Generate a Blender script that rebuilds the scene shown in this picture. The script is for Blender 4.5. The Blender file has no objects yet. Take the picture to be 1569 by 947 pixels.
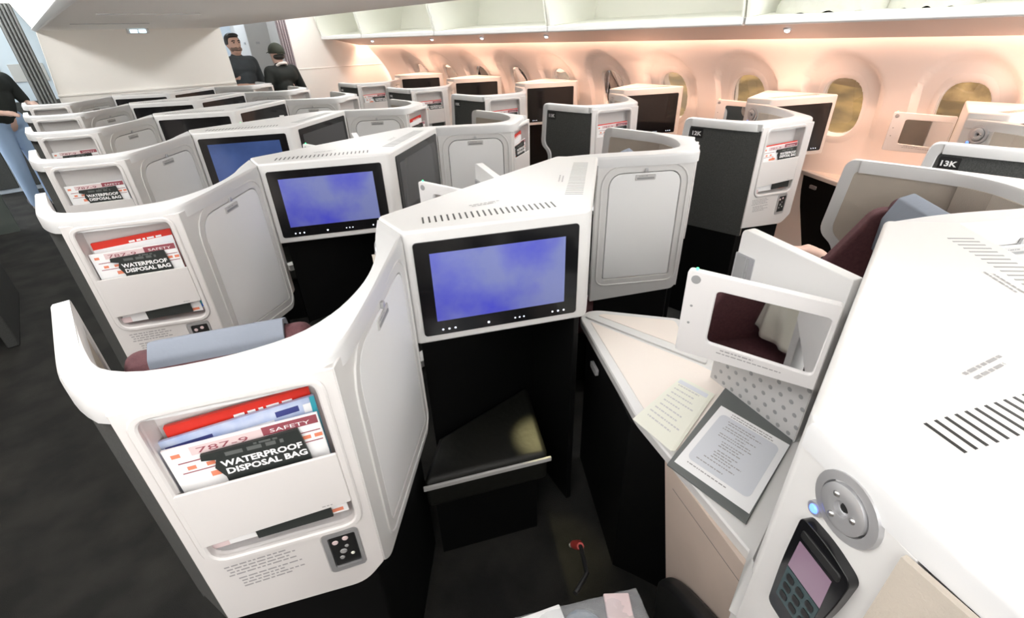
import bpy, math, random
from mathutils import Vector, Matrix
from mathutils.geometry import tessellate_polygon
random.seed(7)
SC = bpy.context.scene
COL = SC.collection
S = 1.1                      # seat pitch, metres
EYE = 1.629

# ------------------------------------------------------------------ materials
def mat(name, col, rough=0.5, metal=0.0, noise=None, emit=None, estr=1.0, bump=0.0, bscale=60, alpha=1.0, trans=0.0, spec=0.5, coat=0.0):
    m = bpy.data.materials.new(name); m.use_nodes = True
    nt = m.node_tree; b = nt.nodes['Principled BSDF']
    b.inputs['Base Color'].default_value = (*col, 1)
    b.inputs['Roughness'].default_value = rough
    b.inputs['Metallic'].default_value = metal
    b.inputs['Specular IOR Level'].default_value = spec
    b.inputs['Alpha'].default_value = alpha
    b.inputs['Transmission Weight'].default_value = trans
    b.inputs['Coat Weight'].default_value = coat
    tc = nt.nodes.new('ShaderNodeTexCoord')
    if noise:
        c2, sc, lo, hi = noise
        n = nt.nodes.new('ShaderNodeTexNoise'); n.inputs['Scale'].default_value = sc; n.inputs['Detail'].default_value = 5
        r = nt.nodes.new('ShaderNodeValToRGB')
        r.color_ramp.elements[0].position = lo; r.color_ramp.elements[0].color = (*col, 1)
        r.color_ramp.elements[1].position = hi; r.color_ramp.elements[1].color = (*c2, 1)
        nt.links.new(tc.outputs['Object'], n.inputs['Vector'])
        nt.links.new(n.outputs['Fac'], r.inputs['Fac'])
        nt.links.new(r.outputs['Color'], b.inputs['Base Color'])
        if emit:
            nt.links.new(r.outputs['Color'], b.inputs['Emission Color'])
    if emit:
        if not noise: b.inputs['Emission Color'].default_value = (*emit, 1)
        b.inputs['Emission Strength'].default_value = estr
    if bump:
        n2 = nt.nodes.new('ShaderNodeTexNoise'); n2.inputs['Scale'].default_value = bscale; n2.inputs['Detail'].default_value = 3
        bp = nt.nodes.new('ShaderNodeBump'); bp.inputs['Strength'].default_value = bump; bp.inputs['Distance'].default_value = 0.01
        nt.links.new(tc.outputs['Object'], n2.inputs['Vector'])
        nt.links.new(n2.outputs['Fac'], bp.inputs['Height'])
        nt.links.new(bp.outputs['Normal'], b.inputs['Normal'])
    return m

M = {}
M['white'] = mat('white_plastic', (0.70, 0.69, 0.675), 0.38)
M['rail'] = mat('white_rail_plastic', (0.66, 0.66, 0.66), 0.36)
M['panel'] = mat('shell_panel_plastic', (0.70, 0.675, 0.66), 0.42)
M['door'] = mat('pale_grey_door_plastic', (0.84, 0.84, 0.835), 0.45)
M['liner'] = mat('beige_liner_fabric', (0.52, 0.46, 0.39), 0.8, noise=((0.47, 0.42, 0.36), 9, .35, .7), bump=.15, bscale=400)
M['beige'] = mat('pinkish_beige_laminate', (0.62, 0.51, 0.43), 0.5, noise=((0.56, 0.46, 0.39), 7, .35, .7))
M['cream'] = mat('cream_table_inlay', (0.84, 0.76, 0.69), 0.45)
M['fabric'] = mat('charcoal_fabric', (0.05, 0.052, 0.05), 0.85, noise=((0.085, 0.088, 0.084), 220, .35, .7), bump=.3, bscale=500)
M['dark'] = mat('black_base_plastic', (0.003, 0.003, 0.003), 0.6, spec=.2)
M['blackgloss'] = mat('gloss_black_bezel', (0.008, 0.008, 0.009), 0.12)
M['black'] = mat('matt_black_plastic', (0.014, 0.014, 0.014), 0.4)
M['groove'] = mat('dark_grey_gap', (0.10, 0.10, 0.10), 0.7)
M['grey'] = mat('mid_grey_plastic', (0.30, 0.30, 0.30), 0.45)
M['lightgrey'] = mat('light_grey_plastic', (0.55, 0.54, 0.53), 0.5)
M['flap'] = mat('mirror_flap_plastic', (0.72, 0.70, 0.69), 0.45)
M['greengrey'] = mat('grey_green_cloth', (0.13, 0.155, 0.14), 0.8)
M['creamblanket'] = mat('cream_blanket_cloth', (0.74, 0.73, 0.64), 0.85, bump=.2, bscale=60)
M['metal'] = mat('brushed_metal', (0.62, 0.62, 0.62), 0.3, 1.0)
M['satin'] = mat('satin_silver', (0.55, 0.55, 0.56), 0.35, 0.6)
M['print'] = mat('grey_print', (0.36, 0.35, 0.35), 0.7)
M['wprint'] = mat('white_print', (0.9, 0.9, 0.9), 0.6)
M['paper'] = mat('white_paper', (0.88, 0.88, 0.88), 0.7)
M['creampaper'] = mat('cream_paper', (0.80, 0.80, 0.70), 0.75)
M['bluegrey'] = mat('pale_blue_grey_print', (0.66, 0.68, 0.72), 0.7)
M['red'] = mat('red_cover', (0.72, 0.035, 0.02), 0.35)
M['maroonprint'] = mat('maroon_print', (0.30, 0.07, 0.09), 0.5)
M['pinkprint'] = mat('pale_pink_print', (0.75, 0.60, 0.60), 0.5)
M['orangeprint'] = mat('orange_red_print', (0.8, 0.25, 0.14), 0.5)
M['blueprint'] = mat('blue_cover', (0.05, 0.20, 0.72), 0.35)
M['paleblue'] = mat('pale_blue_cover', (0.36, 0.46, 0.72), 0.4, noise=((0.62, 0.68, 0.82), 30, .3, .7))
M['teal'] = mat('teal_edge', (0.05, 0.42, 0.52), 0.4)
M['navy'] = mat('navy_print', (0.05, 0.06, 0.22), 0.4)
M['bagblack'] = mat('black_bag_paper', (0.022, 0.027, 0.025), 0.5)
M['bagdark'] = mat('dark_grey_bag_pattern', (0.12, 0.13, 0.125), 0.5)
M['maroon'] = mat('maroon_seat_cloth', (0.085, 0.030, 0.036), 0.85, noise=((0.12, 0.045, 0.05), 90, .3, .7), bump=.2, bscale=300)
M['headcover'] = mat('blue_grey_headrest_cover', (0.21, 0.235, 0.285), 0.75, bump=.15, bscale=25)
M['olive'] = mat('olive_footwell_cloth', (0.20, 0.19, 0.10), 0.85)
M['ottoman'] = mat('black_ottoman_leather', (0.007, 0.007, 0.005), 0.55, bump=.2, bscale=30)
M['carpet'] = mat('dark_aisle_carpet', (0.009, 0.009, 0.008), 0.95, noise=((0.031, 0.030, 0.026), 5, .38, .72), bump=.6, bscale=350)
M['ceil'] = mat('ceiling_plastic', (0.92, 0.89, 0.85), 0.6)
M['binwhite'] = mat('bin_white', (0.88, 0.89, 0.82), 0.5)
M['binlip'] = mat('bin_lip_white', (0.78, 0.79, 0.79), 0.4)
M['wallcream'] = mat('cream_bulkhead', (0.93, 0.90, 0.85), 0.6)
M['side'] = mat('sidewall_plastic', (0.88, 0.80, 0.75), 0.5)
M['psu'] = mat('service_panel_plastic', (0.74, 0.60, 0.53), 0.5)
M['curtain'] = mat('grey_curtain', (0.20, 0.21, 0.21), 0.9)
M['mauvecurtain'] = mat('mauve_curtain', (0.42, 0.36, 0.38), 0.9)
M['galley'] = mat('pale_blue_galley_panel', (0.66, 0.74, 0.82), 0.5)
M['mirror'] = mat('mirror_glass', (0.9, 0.9, 0.9), 0.02, 1.0)
M['pane'] = mat('tinted_pane', (0.55, 0.5, 0.42), 0.03, trans=1.0, spec=0.6)
M['skin'] = mat('skin', (0.55, 0.33, 0.25), 0.55)
M['skinlight'] = mat('light_skin', (0.66, 0.43, 0.35), 0.55)
M['lips'] = mat('lip_skin', (0.40, 0.17, 0.14), 0.5)
M['hair'] = mat('dark_hair', (0.015, 0.012, 0.010), 0.5)
M['stubble'] = mat('stubble', (0.20, 0.13, 0.10), 0.7)
M['tee'] = mat('dark_slate_shirt', (0.035, 0.042, 0.048), 0.85, noise=((0.05, 0.06, 0.065), 12, .3, .7))
M['blackshirt'] = mat('black_shirt', (0.012, 0.015, 0.013), 0.85)
M['capcloth'] = mat('dark_green_cap_cloth', (0.035, 0.040, 0.028), 0.85)
M['collar'] = mat('pale_collar', (0.75, 0.70, 0.66), 0.8)
M['trousers'] = mat('dark_trousers', (0.02, 0.02, 0.025), 0.85)
M['jeans'] = mat('light_blue_jeans', (0.33, 0.45, 0.64), 0.85)
M['bagcloth'] = mat('grey_bag_cloth', (0.10, 0.10, 0.12), 0.85)
M['shoe'] = mat('grey_shoe', (0.30, 0.28, 0.28), 0.7)
M['poly'] = mat('clear_plastic_film', (0.85, 0.87, 0.90), 0.08, alpha=0.22, bump=.8, bscale=35)
M['pad'] = mat('blue_grey_pad', (0.33, 0.38, 0.43), 0.6)
M['blanket'] = mat('white_wrapped_bedding', (0.56, 0.57, 0.50), 0.5, bump=.9, bscale=14)
M['scr_blue'] = mat('lit_blue_screen', (0.035, 0.035, 0.36), 0.10, noise=((0.13, 0.15, 0.31), 3.4, .38, .62), emit=(1, 1, 1), estr=.38)
M['scr_dim'] = mat('dim_blue_screen', (0.012, 0.022, 0.06), 0.10, noise=((0.03, 0.05, 0.13), 2.6, .35, .68), emit=(1, 1, 1), estr=1.0)
M['scr_off'] = mat('dark_screen', (0.012, 0.012, 0.013), 0.08)
M['scr_grey'] = mat('grey_off_screen', (0.055, 0.055, 0.058), 0.10)
M['scr_pink'] = mat('handset_screen', (0.22, 0.145, 0.20), 0.12, emit=(0.30, 0.20, 0.27), estr=.1)
M['icon'] = mat('lit_icons', (0.8, 0.85, 1), 0.4, emit=(0.75, 0.82, 1), estr=2.2)
M['ledblue'] = mat('blue_led', (0.1, 0.2, 1), 0.4, emit=(0.06, 0.14, 1), estr=2.5)
M['ledgreen'] = mat('green_led', (0.1, 1, 0.3), 0.4, emit=(0.05, 1, 0.25), estr=2.0)
M['lamp'] = mat('reading_lamp', (0.8, 0.9, 1), 0.4, emit=(0.75, 0.88, 1), estr=6)
M['signlit'] = mat('lit_sign', (0.6, 0.85, 1), 0.4, emit=(0.6, 0.85, 1), estr=1.3)
M['wash'] = mat('ceiling_wash_lamp', (1, 1, 1), 0.4, emit=(0.98, 1.0, 0.97), estr=1.6)
M['beltred'] = mat('red_belt_tag', (0.45, 0.05, 0.04), 0.5)
M['night'] = mat('night_apron', (0.12, 0.085, 0.045), 0.6, noise=((0.34, 0.23, 0.10), .8, .40, .65))
M['termwall'] = mat('terminal_cladding', (0.16, 0.10, 0.05), 0.6, noise=((0.62, 0.42, 0.20), .9, .40, .62))
M['litwin'] = mat('lit_terminal_window', (1, .7, .3), .5, emit=(1, .62, .2), estr=1.2)

# ------------------------------------------------------------------ mesh building
class Part:
    def __init__(s): s.v = []; s.f = []; s.m = []
    def add(s, vs, fs, mi=0):
        o = len(s.v); s.v += [tuple(map(float, p)) for p in vs]
        for f in fs: s.f.append([i + o for i in f]); s.m.append(mi)
        return s
    def box(s, c, d, rz=0, mi=0, X=None):
        h = [q / 2 for q in d]; vs = []
        cs, sn = math.cos(rz), math.sin(rz)
        for z in (-1, 1):
            for (x, y) in ((-1, -1), (1, -1), (1, 1), (-1, 1)):
                p = Vector((x * h[0], y * h[1], z * h[2]))
                p = X @ p if X else Vector((p.x * cs - p.y * sn, p.x * sn + p.y * cs, p.z))
                vs.append(Vector(c) + p)
        return s.add(vs, [(3, 2, 1, 0), (4, 5, 6, 7), (0, 1, 5, 4), (1, 2, 6, 5), (2, 3, 7, 6), (3, 0, 4, 7)], mi)
    def prism(s, poly, z0, z1, mi=0):
        F = lambda u, v, d: (u, v, d)
        return s.plate(F, poly, [], z0, z1, mi)
    def plate(s, F, outer, holes, d0, d1, mi=0, bev=0.0):
        """solid sheet between depths d0<d1 (d grows towards the viewer), outline in u,v"""
        def area(p): return sum(p[i][0] * p[(i + 1) % len(p)][1] - p[(i + 1) % len(p)][0] * p[i][1] for i in range(len(p)))
        if area(outer) < 0: outer = outer[::-1]
        hs = [h if area(h) < 0 else h[::-1] for h in holes]
        loops = [outer] + hs; flat = [p for l in loops for p in l]; n = len(flat)
        if bev:
            top = [p for l in [grow(outer, -bev)] + [grow(h, bev) for h in hs] for p in l]
            vs = [F(p[0], p[1], d0) for p in flat] + [F(p[0], p[1], d1 - bev) for p in flat] + [F(p[0], p[1], d1) for p in top]
        else: vs = [F(p[0], p[1], d0) for p in flat] + [F(p[0], p[1], d1) for p in flat]
        fs = []; m = 2 * n if bev else n
        if not holes:
            fs.append(list(range(n - 1, -1, -1))); fs.append(list(range(m, m + n)))
        else:
            for t in tessellate_polygon([[Vector((p[0], p[1], 0)) for p in l] for l in loops]):
                a, b, c = [flat[i] for i in t]
                if (b[0] - a[0]) * (c[1] - a[1]) - (c[0] - a[0]) * (b[1] - a[1]) < 0: t = t[::-1]
                fs.append([t[2], t[1], t[0]]); fs.append([i + m for i in t])
        k = 0
        for l in loops:
            L = len(l)
            for i in range(L):
                j = (i + 1) % L; fs.append([k + i, k + j, n + k + j, n + k + i])
                if bev: fs.append([n + k + i, n + k + j, m + k + j, m + k + i])
            k += L
        return s.add(vs, fs, mi)
    def tube(s, pts, r, n=10, mi=0, caps=True):
        pts = [Vector(p) for p in pts]; rs = r if isinstance(r, (list, tuple)) else [r] * len(pts)
        vs = []; fs = []; ref = None
        for i, p in enumerate(pts):
            t = (pts[min(i + 1, len(pts) - 1)] - pts[max(i - 1, 0)]).normalized()
            if ref is None: ref = Vector((0, 0, 1)) if abs(t.z) < .9 else Vector((1, 0, 0))
            a = (ref - t * ref.dot(t)).normalized(); ref = a; b = t.cross(a)
            for k in range(n):
                w = 2 * math.pi * k / n; vs.append(p + (a * math.cos(w) + b * math.sin(w)) * rs[i])
        for i in range(len(pts) - 1):
            for k in range(n):
                k2 = (k + 1) % n; fs.append((i * n + k, i * n + k2, (i + 1) * n + k2, (i + 1) * n + k))
        if caps:
            fs.append(list(range(n - 1, -1, -1))); fs.append([(len(pts) - 1) * n + k for k in range(n)])
        return s.add(vs, fs, mi)
    def ball(s, c, r, mi=0, nu=16, nv=10, X=None):
        r = r if isinstance(r, (list, tuple)) else (r, r, r); vs = []; fs = []
        for j in range(nv + 1):
            ph = math.pi * j / nv
            for i in range(nu):
                th = 2 * math.pi * i / nu
                p = Vector((r[0] * math.sin(ph) * math.cos(th), r[1] * math.sin(ph) * math.sin(th), -r[2] * math.cos(ph)))
                vs.append(Vector(c) + (X @ p if X else p))
        for j in range(nv):
            for i in range(nu):
                i2 = (i + 1) % nu; fs.append((j * nu + i, j * nu + i2, (j + 1) * nu + i2, (j + 1) * nu + i))
        return s.add(vs, fs, mi)
    def grid(s, fn, nu, nv, mi=0, keep=None):
        vs = [fn(i / nu, j / nv) for j in range(nv + 1) for i in range(nu + 1)]; fs = []
        for j in range(nv):
            for i in range(nu):
                if keep and not keep((i + .5) / nu, (j + .5) / nv): continue
                a = j * (nu + 1) + i; fs.append((a, a + 1, a + nu + 2, a + nu + 1))
        return s.add(vs, fs, mi)
    def lathe(s, F, u, v, prof, n=28, mi=0):
        """rings (radius, depth) about the plate normal at u,v"""
        vs = []; fs = []
        for (r, d) in prof:
            for k in range(n):
                w = 2 * math.pi * k / n; vs.append(F(u + r * math.cos(w), v + r * math.sin(w), d))
        for i in range(len(prof) - 1):
            for k in range(n):
                k2 = (k + 1) % n; fs.append((i * n + k, i * n + k2, (i + 1) * n + k2, (i + 1) * n + k))
        fs.append([(len(prof) - 1) * n + k for k in range(n)])
        return s.add(vs, fs, mi)
    def text(s, F, t, u, v, h, d, mi=0, width=None, thick=0.0, rot=0.0):
        c = bpy.data.curves.new('lettering', 'FONT'); c.body = t; c.size = 1; c.align_x = 'LEFT'; c.resolution_u = 2; c.offset = thick
        o = bpy.data.objects.new('lettering', c); me = bpy.data.meshes.new_from_object(o)
        if len(me.vertices):
            xs = [p.co.x for p in me.vertices]; w = max(xs) - min(xs); k = h / .72; kx = k if width is None else width / w
            cr, sr = math.cos(rot), math.sin(rot); x0 = min(xs); vs = []
            for p in me.vertices:
                a, b = (p.co.x - x0) * kx, p.co.y * k
                vs.append(F(u + a * cr - b * sr, v + a * sr + b * cr, d))
            s.add(vs, [list(q.vertices) for q in me.polygons], mi)
        bpy.data.objects.remove(o); bpy.data.meshes.remove(me); bpy.data.curves.remove(c)
        return s
    def dashes(s, F, u0, v0, w, rows, dv, h, d, mi, fill=.8, seed=1, slope=0.0):
        """a block of small print: rows of word-length marks"""
        rnd = random.Random(seed)
        for r in range(rows):
            u = u0 + rnd.random() * w * .08; end = u0 + w * (.6 + .4 * rnd.random())
            while u < end:
                l = h * (1.2 + 3.2 * rnd.random()); l = min(l, end - u + .0005)
                v = v0 - r * dv
                s.add([F(u, v + (u - u0) * slope, d), F(u + l, v + (u + l - u0) * slope, d), F(u + l, v + h + (u + l - u0) * slope, d), F(u, v + h + (u - u0) * slope, d)], [(0, 1, 2, 3)], mi)
                u += l + h * .8
        return s
    def build(s, name, mats, parent=None, bevel=0.0, smooth=True, seg=2, sub=0, loc=None):
        me = bpy.data.meshes.new(name); me.from_pydata(s.v, [], s.f)
        ms = mats if isinstance(mats, (list, tuple)) else [mats]
        for m in ms: me.materials.append(M[m])
        me.polygons.foreach_set('material_index', s.m)
        me.validate()
        if smooth:
            me.polygons.foreach_set('use_smooth', [True] * len(me.polygons))
            if not bevel: me.set_sharp_from_angle(angle=math.radians(38))
        o = bpy.data.objects.new(name, me); COL.objects.link(o)
        if parent: o.parent = parent
        if loc: o.location = loc
        if bevel:
            b = o.modifiers.new('bevel', 'BEVEL'); b.width = bevel; b.segments = seg; b.limit_method = 'ANGLE'; b.angle_limit = math.radians(50); b.harden_normals = smooth
        if sub:
            q = o.modifiers.new('sub', 'SUBSURF'); q.levels = sub; q.render_levels = sub
        return o

def frame(a, b):
    a = Vector(a); b = Vector(b); d = (b - a).normalized(); n = Vector((d.y, -d.x))
    return lambda u, v, e: (a.x + d.x * u + n.x * e, a.y + d.y * u + n.y * e, v)
def shift(F, dx, dy):
    return lambda u, v, e: (lambda p: (p[0] + dx, p[1] + dy, p[2]))(F(u, v, e))
def rrect(u0, v0, u1, v1, r, n=5):
    rr = r if isinstance(r, (list, tuple)) else (r, r, r, r); p = []
    for (cx, cy, a0, q) in ((u1 - rr[1], v0 + rr[1], -90, rr[1]), (u1 - rr[2], v1 - rr[2], 0, rr[2]), (u0 + rr[3], v1 - rr[3], 90, rr[3]), (u0 + rr[0], v0 + rr[0], 180, rr[0])):
        if q < 1e-5: p.append((cx, cy)); continue
        for k in range(n + 1):
            w = math.radians(a0 + 90 * k / n); p.append((cx + q * math.cos(w), cy + q * math.sin(w)))
    return p
def rpoly(pts, r, n=5):
    """round the corners of a polygon"""
    out = []; N = len(pts); rs = r if isinstance(r, (list, tuple)) else [r] * N
    for i in range(N):
        p = Vector(pts[i]); a = Vector(pts[i - 1]); b = Vector(pts[(i + 1) % N]); q = rs[i]
        if q <= 0: out.append(tuple(p)); continue
        da = (a - p); db = (b - p); la, lb = da.length, db.length; q = min(q, la * .48, lb * .48)
        p0 = p + da.normalized() * q; p1 = p + db.normalized() * q
        for k in range(n + 1):
            t = k / n; out.append(tuple(p0 * (1 - t) ** 2 + p * 2 * t * (1 - t) + p1 * t * t))
    return out
def grow(poly, k):
    """offset a convex-ish outline outwards by k"""
    A = sum(poly[i][0] * poly[(i + 1) % len(poly)][1] - poly[(i + 1) % len(poly)][0] * poly[i][1] for i in range(len(poly)))
    sgn = 1 if A > 0 else -1; out = []
    for i in range(len(poly)):
        a = Vector(poly[i - 1]); p = Vector(poly[i]); b = Vector(poly[(i + 1) % len(poly)])
        t = (b - a)
        if t.length < 1e-9: out.append(tuple(p)); continue
        t.normalize(); out.append((p.x + t.y * sgn * k, p.y - t.x * sgn * k))
    return out
def tag(o, label, cat, group=None):
    o['label'] = label; o['category'] = cat
    if group: o['group'] = group
    return o
def thing(name, label, cat, loc=(0, 0, 0), group=None, rz=0):
    o = bpy.data.objects.new(name, None); COL.objects.link(o); o.location = loc; o.rotation_euler = (0, 0, rz)
    o.empty_display_size = .05
    return tag(o, label, cat, group)
def struct(o): o['kind'] = 'structure'; return o
def dup(root, loc, label):
    r = root.copy(); COL.objects.link(r); r.location = loc; r['label'] = label
    for ch in list(root.children):
        c = ch.copy(); COL.objects.link(c); c.parent = r
        for g in list(ch.children):
            d = g.copy(); COL.objects.link(d); d.parent = c
    return r

# ------------------------------------------------------------------ shared plan (row-local metres)
E_ = (.552, -.07); C_ = (1.009, -.308); D_ = (1.53, .085); FR = (1.431, .214); FL = (.571, .087)
L_ = (-.09, -.333); K_ = (.192, -.455)
Rf = (1.867, -.146); Rc = (2.142, -.008)
KOFF = (2.794, .25)
ZT = 1.2

def pocket_panel(parent, F, length, zb, flip=False, bottom=None):
    """back panel with a literature pocket, seat-control window and small print"""
    sh = length - .307
    X = (lambda u: length - u) if flip else (lambda u: u)
    def P(pts): return [(X(u), v) for u, v in pts]
    u0, u1 = .031 + sh * .3, .272 + sh * .5
    hole = P(rpoly([(u0, .828), (u1 + .006, .822), (u1 + .002, 1.162), (u0 - .003, 1.162)], [.03, .03, .022, .022]))
    c0, c1 = .205 + sh * .5, .272 + sh * .5
    chole = P(rrect(c0, .690, c1, .803, .008, 3))
    outer = P(bottom or rpoly([(0, zb), (length * .85, zb - .02), (length, zb + .03), (length, 1.18), (0, 1.18)], [.004, .03, .01, 0, 0]))
    p = Part(); p.plate(F, outer, [hole, chole], -.012, 0, 0, .0025)
    rim = grow(hole, .014)
    p.plate(F, rim, [hole], -.004, .006, 0, .003)
    p.dashes(F, X(.035) if not flip else X(.17), .797, .13, 4, .0085, .0036, .0006, 1, seed=3)
    p.dashes(F, X(.045) if not flip else X(.175), .758, .13, 4, .0085, .0036, .0006, 1, seed=5)
    po = p.build('pocket_panel', ['panel', 'print'], parent)
    w = Part()      # recessed tray behind the opening
    g = grow(hole, .004); n = len(g)
    for i in range(n):
        a, b = g[i], g[(i + 1) % n]
        w.add([F(a[0], a[1], -.002), F(b[0], b[1], -.002), F(b[0], b[1], -.055), F(a[0], a[1], -.055)], [(0, 1, 2, 3)])
    w.plate(F, g, [], -.060, -.055)
    w.build('pocket_recess', 'panel', po)
    q = Part(); fr = P(rpoly([(u0 - .006, .872), (u1 + .006, .884), (u1 + .004, 1.008), (u0 - .006, 1.004)], .004))
    q.plate(F, fr, [], .001, .0065)
    q.dashes(F, X(u1 - .045) if not flip else X(u1), .889, .03, 1, .006, .0025, .0071, 1, seed=4)
    q.build('pocket_front', ['panel', 'print'], parent, bevel=.0015)
    k = Part()
    k.plate(F, grow(chole, .001), [], -.016, -.010, 0)
    b0, b1 = min(X(c0), X(c1)), max(X(c0), X(c1))
    k.plate(F, chole, [rrect(b0 + .010, .702, b1 - .006, .794, .003, 2)], -.010, .002, 1)
    k.plate(F, rrect(b0 + .012, .704, b1 - .008, .792, .003, 2), [], -.010, -.001, 2)
    kk = k.build('control_panel', ['grey', 'satin', 'black'], parent)
    ic = Part()
    for (a, b, r, mi) in ((.2, .80, .006, 0), (.62, .86, .006, 0), (.42, .45, .007, 1), (.3, .25, .005, 1), (.75, .3, .004, 2), (.6, .6, .004, 1)):
        ic.lathe(F, b0 + .012 + (b1 - b0 - .02) * a, .704 + .088 * b, [(r, -.001), (r * .8, .0005)], 10, mi)
    ic.build('control_icons', ['pinkprint', 'grey', 'creampaper'], kk)
    return u0, u1

def door_panel(parent, F, outline, door, latch_u, latch_z, lw=.085):
    p = Part(); hole = grow(door, .003)
    p.plate(F, outline, [hole], -.014, 0, 0, .002)
    p.plate(F, grow(door, .036), [grow(door, .029)], -.001, .0035, 0, .0015)
    p.build('door_surround', 'white', parent)
    b = Part(); b.plate(F, grow(door, .006), [], -.02, -.012); 
    d = Part(); d.plate(F, door, [], -.010, -.001)
    do = d.build('wardrobe_door', 'door', parent, bevel=.002)
    b.build('door_gap', 'groove', do)
    l = Part()
    l.plate(F, rrect(latch_u - lw / 2, latch_z - .013, latch_u + lw / 2, latch_z + .010, .003, 2), [], -.002, .002, 0)
    l.plate(F, rrect(latch_u - lw / 2 + .006, latch_z - .009, latch_u + lw / 2 - .006, latch_z - .001, .002, 2), [], .001, .003, 1)
    l.dashes(F, latch_u - .03, latch_z + .003, .05, 1, .005, .003, .0024, 1, seed=9)
    l.build('latch', ['lightgrey', 'grey'], do, bevel=.001)
    h = Part(); h.plate(F, rpoly([(latch_u - .008, latch_z + .020), (latch_u + .008, latch_z + .020), (latch_u + .006, latch_z + .036), (latch_u - .006, latch_z + .036)], .004), [], 0, .008)
    h.build('coat_hook', 'satin', parent, bevel=.002)

def wing(parent, a, b, flip, number=None, end=None):
    """privacy wing on the aisle side; u runs from the forward tip to the back corner"""
    F = frame(a, b); ln = (Vector(b) - Vector(a)).length
    prof = [(.045, .60), (.045, .868), (-.022, .915), (0.0, 1.1995), (ln, 1.1995), (ln, 1.162), (.035, 1.162), (.018, .925), (.078, .880), (.078, .60)]
    inn2 = [(.035, 1.162), (.018, .925), (.078, .880), (.078, .60), (ln - .003, .60), (ln - .003, 1.162)]
    X = (lambda u: ln - u) if flip else (lambda u: u)
    def P(l): return [(X(u), v) for u, v in l]
    if flip: F = frame(b, a)
    o = rpoly(prof, [0, .04, .05, .035, 0, 0, .02, .04, .04, 0]); i = rpoly(inn2, [.02, .04, .04, .005, 0, 0])
    p = Part(); p.plate(F, P(o), [], -.030, 0, 0, .004)
    p.build('wing_frame', 'rail', parent)
    q = Part(); q.plate(F, grow(P(i), .003), [], -.012, -.006)
    if number:
        q.plate(F, P(rrect(.045, 1.098, .112, 1.148, .004, 2)), [], -.007, -.0045, 1)
        q.text(F, number, .052, 1.112, .021, -.0040, 2, width=.052, thick=.035)
    if end:
        Fe = frame(b, end); le = (Vector(end) - Vector(b)).length
        q.plate(Fe, [(-.004, .62), (le, .62), (le, 1.165), (-.004, 1.165)], [], -.012, -.006)
    q.build('wing_fabric', ['fabric', 'black', 'wprint'], parent)
    r = Part(); r.plate(F, grow(P(i), .003), [], -.026, -.020)
    r.build('wing_liner', 'liner', parent)

def chaikin(p, it=2):
    for _ in range(it):
        q = [p[0]]
        for a, b in zip(p[:-1], p[1:]):
            a, b = Vector(a), Vector(b); q += [tuple(a.lerp(b, .25)), tuple(a.lerp(b, .75))]
        p = q + [p[-1]]
    return p
def resample(p, n):
    d = [0]
    for a, b in zip(p[:-1], p[1:]): d.append(d[-1] + (Vector(b) - Vector(a)).length)
    out = []; k = 0
    for i in range(n + 1):
        t = d[-1] * i / n
        while k < len(d) - 2 and d[k + 1] < t: k += 1
        w = (t - d[k]) / max(1e-9, d[k + 1] - d[k]); out.append(tuple(Vector(p[k]).lerp(Vector(p[k + 1]), w)))
    return out
def rail(parent, out, inn, z0=1.158, z1=ZT, n=44):
    """out and inn run the same way; a rounded capping between them"""
    o = resample(chaikin(out), n); i = resample(chaikin(inn), n); p = Part(); b = .011; vs = []
    for a, c in zip(o, i):
        a, c = Vector(a), Vector(c); d = (c - a).normalized(); w = min(b, (c - a).length * .3)
        prof = [(a, z0), (a, z1 - b), (a + d * w * .3, z1 - b * .3), (a + d * w, z1), (c - d * w, z1), (c - d * w * .3, z1 - b * .3), (c, z1 - b), (c, z0)]
        vs += [(q.x, q.y, z) for q, z in prof]
    fs = []
    for k in range(n):
        for m in range(8): fs.append((k * 8 + m, (k + 1) * 8 + m, (k + 1) * 8 + (m + 1) % 8, k * 8 + (m + 1) % 8))
    fs.append(list(range(8))); fs.append([n * 8 + 7 - k for k in range(8)])
    p.add(vs, [f[::-1] for f in fs]); return p.build('top_rail', 'rail', parent)

def liner(parent, path, z0, z1, th=.008):
    p = Part()
    for a, b in zip(path[:-1], path[1:]):
        F = frame(a, b); l = (Vector(b) - Vector(a)).length
        p.plate(F, [(0, z0), (l, z0), (l, z1), (0, z1)], [], -th, 0)
    return p.build('inner_liner', 'liner', parent)

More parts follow.
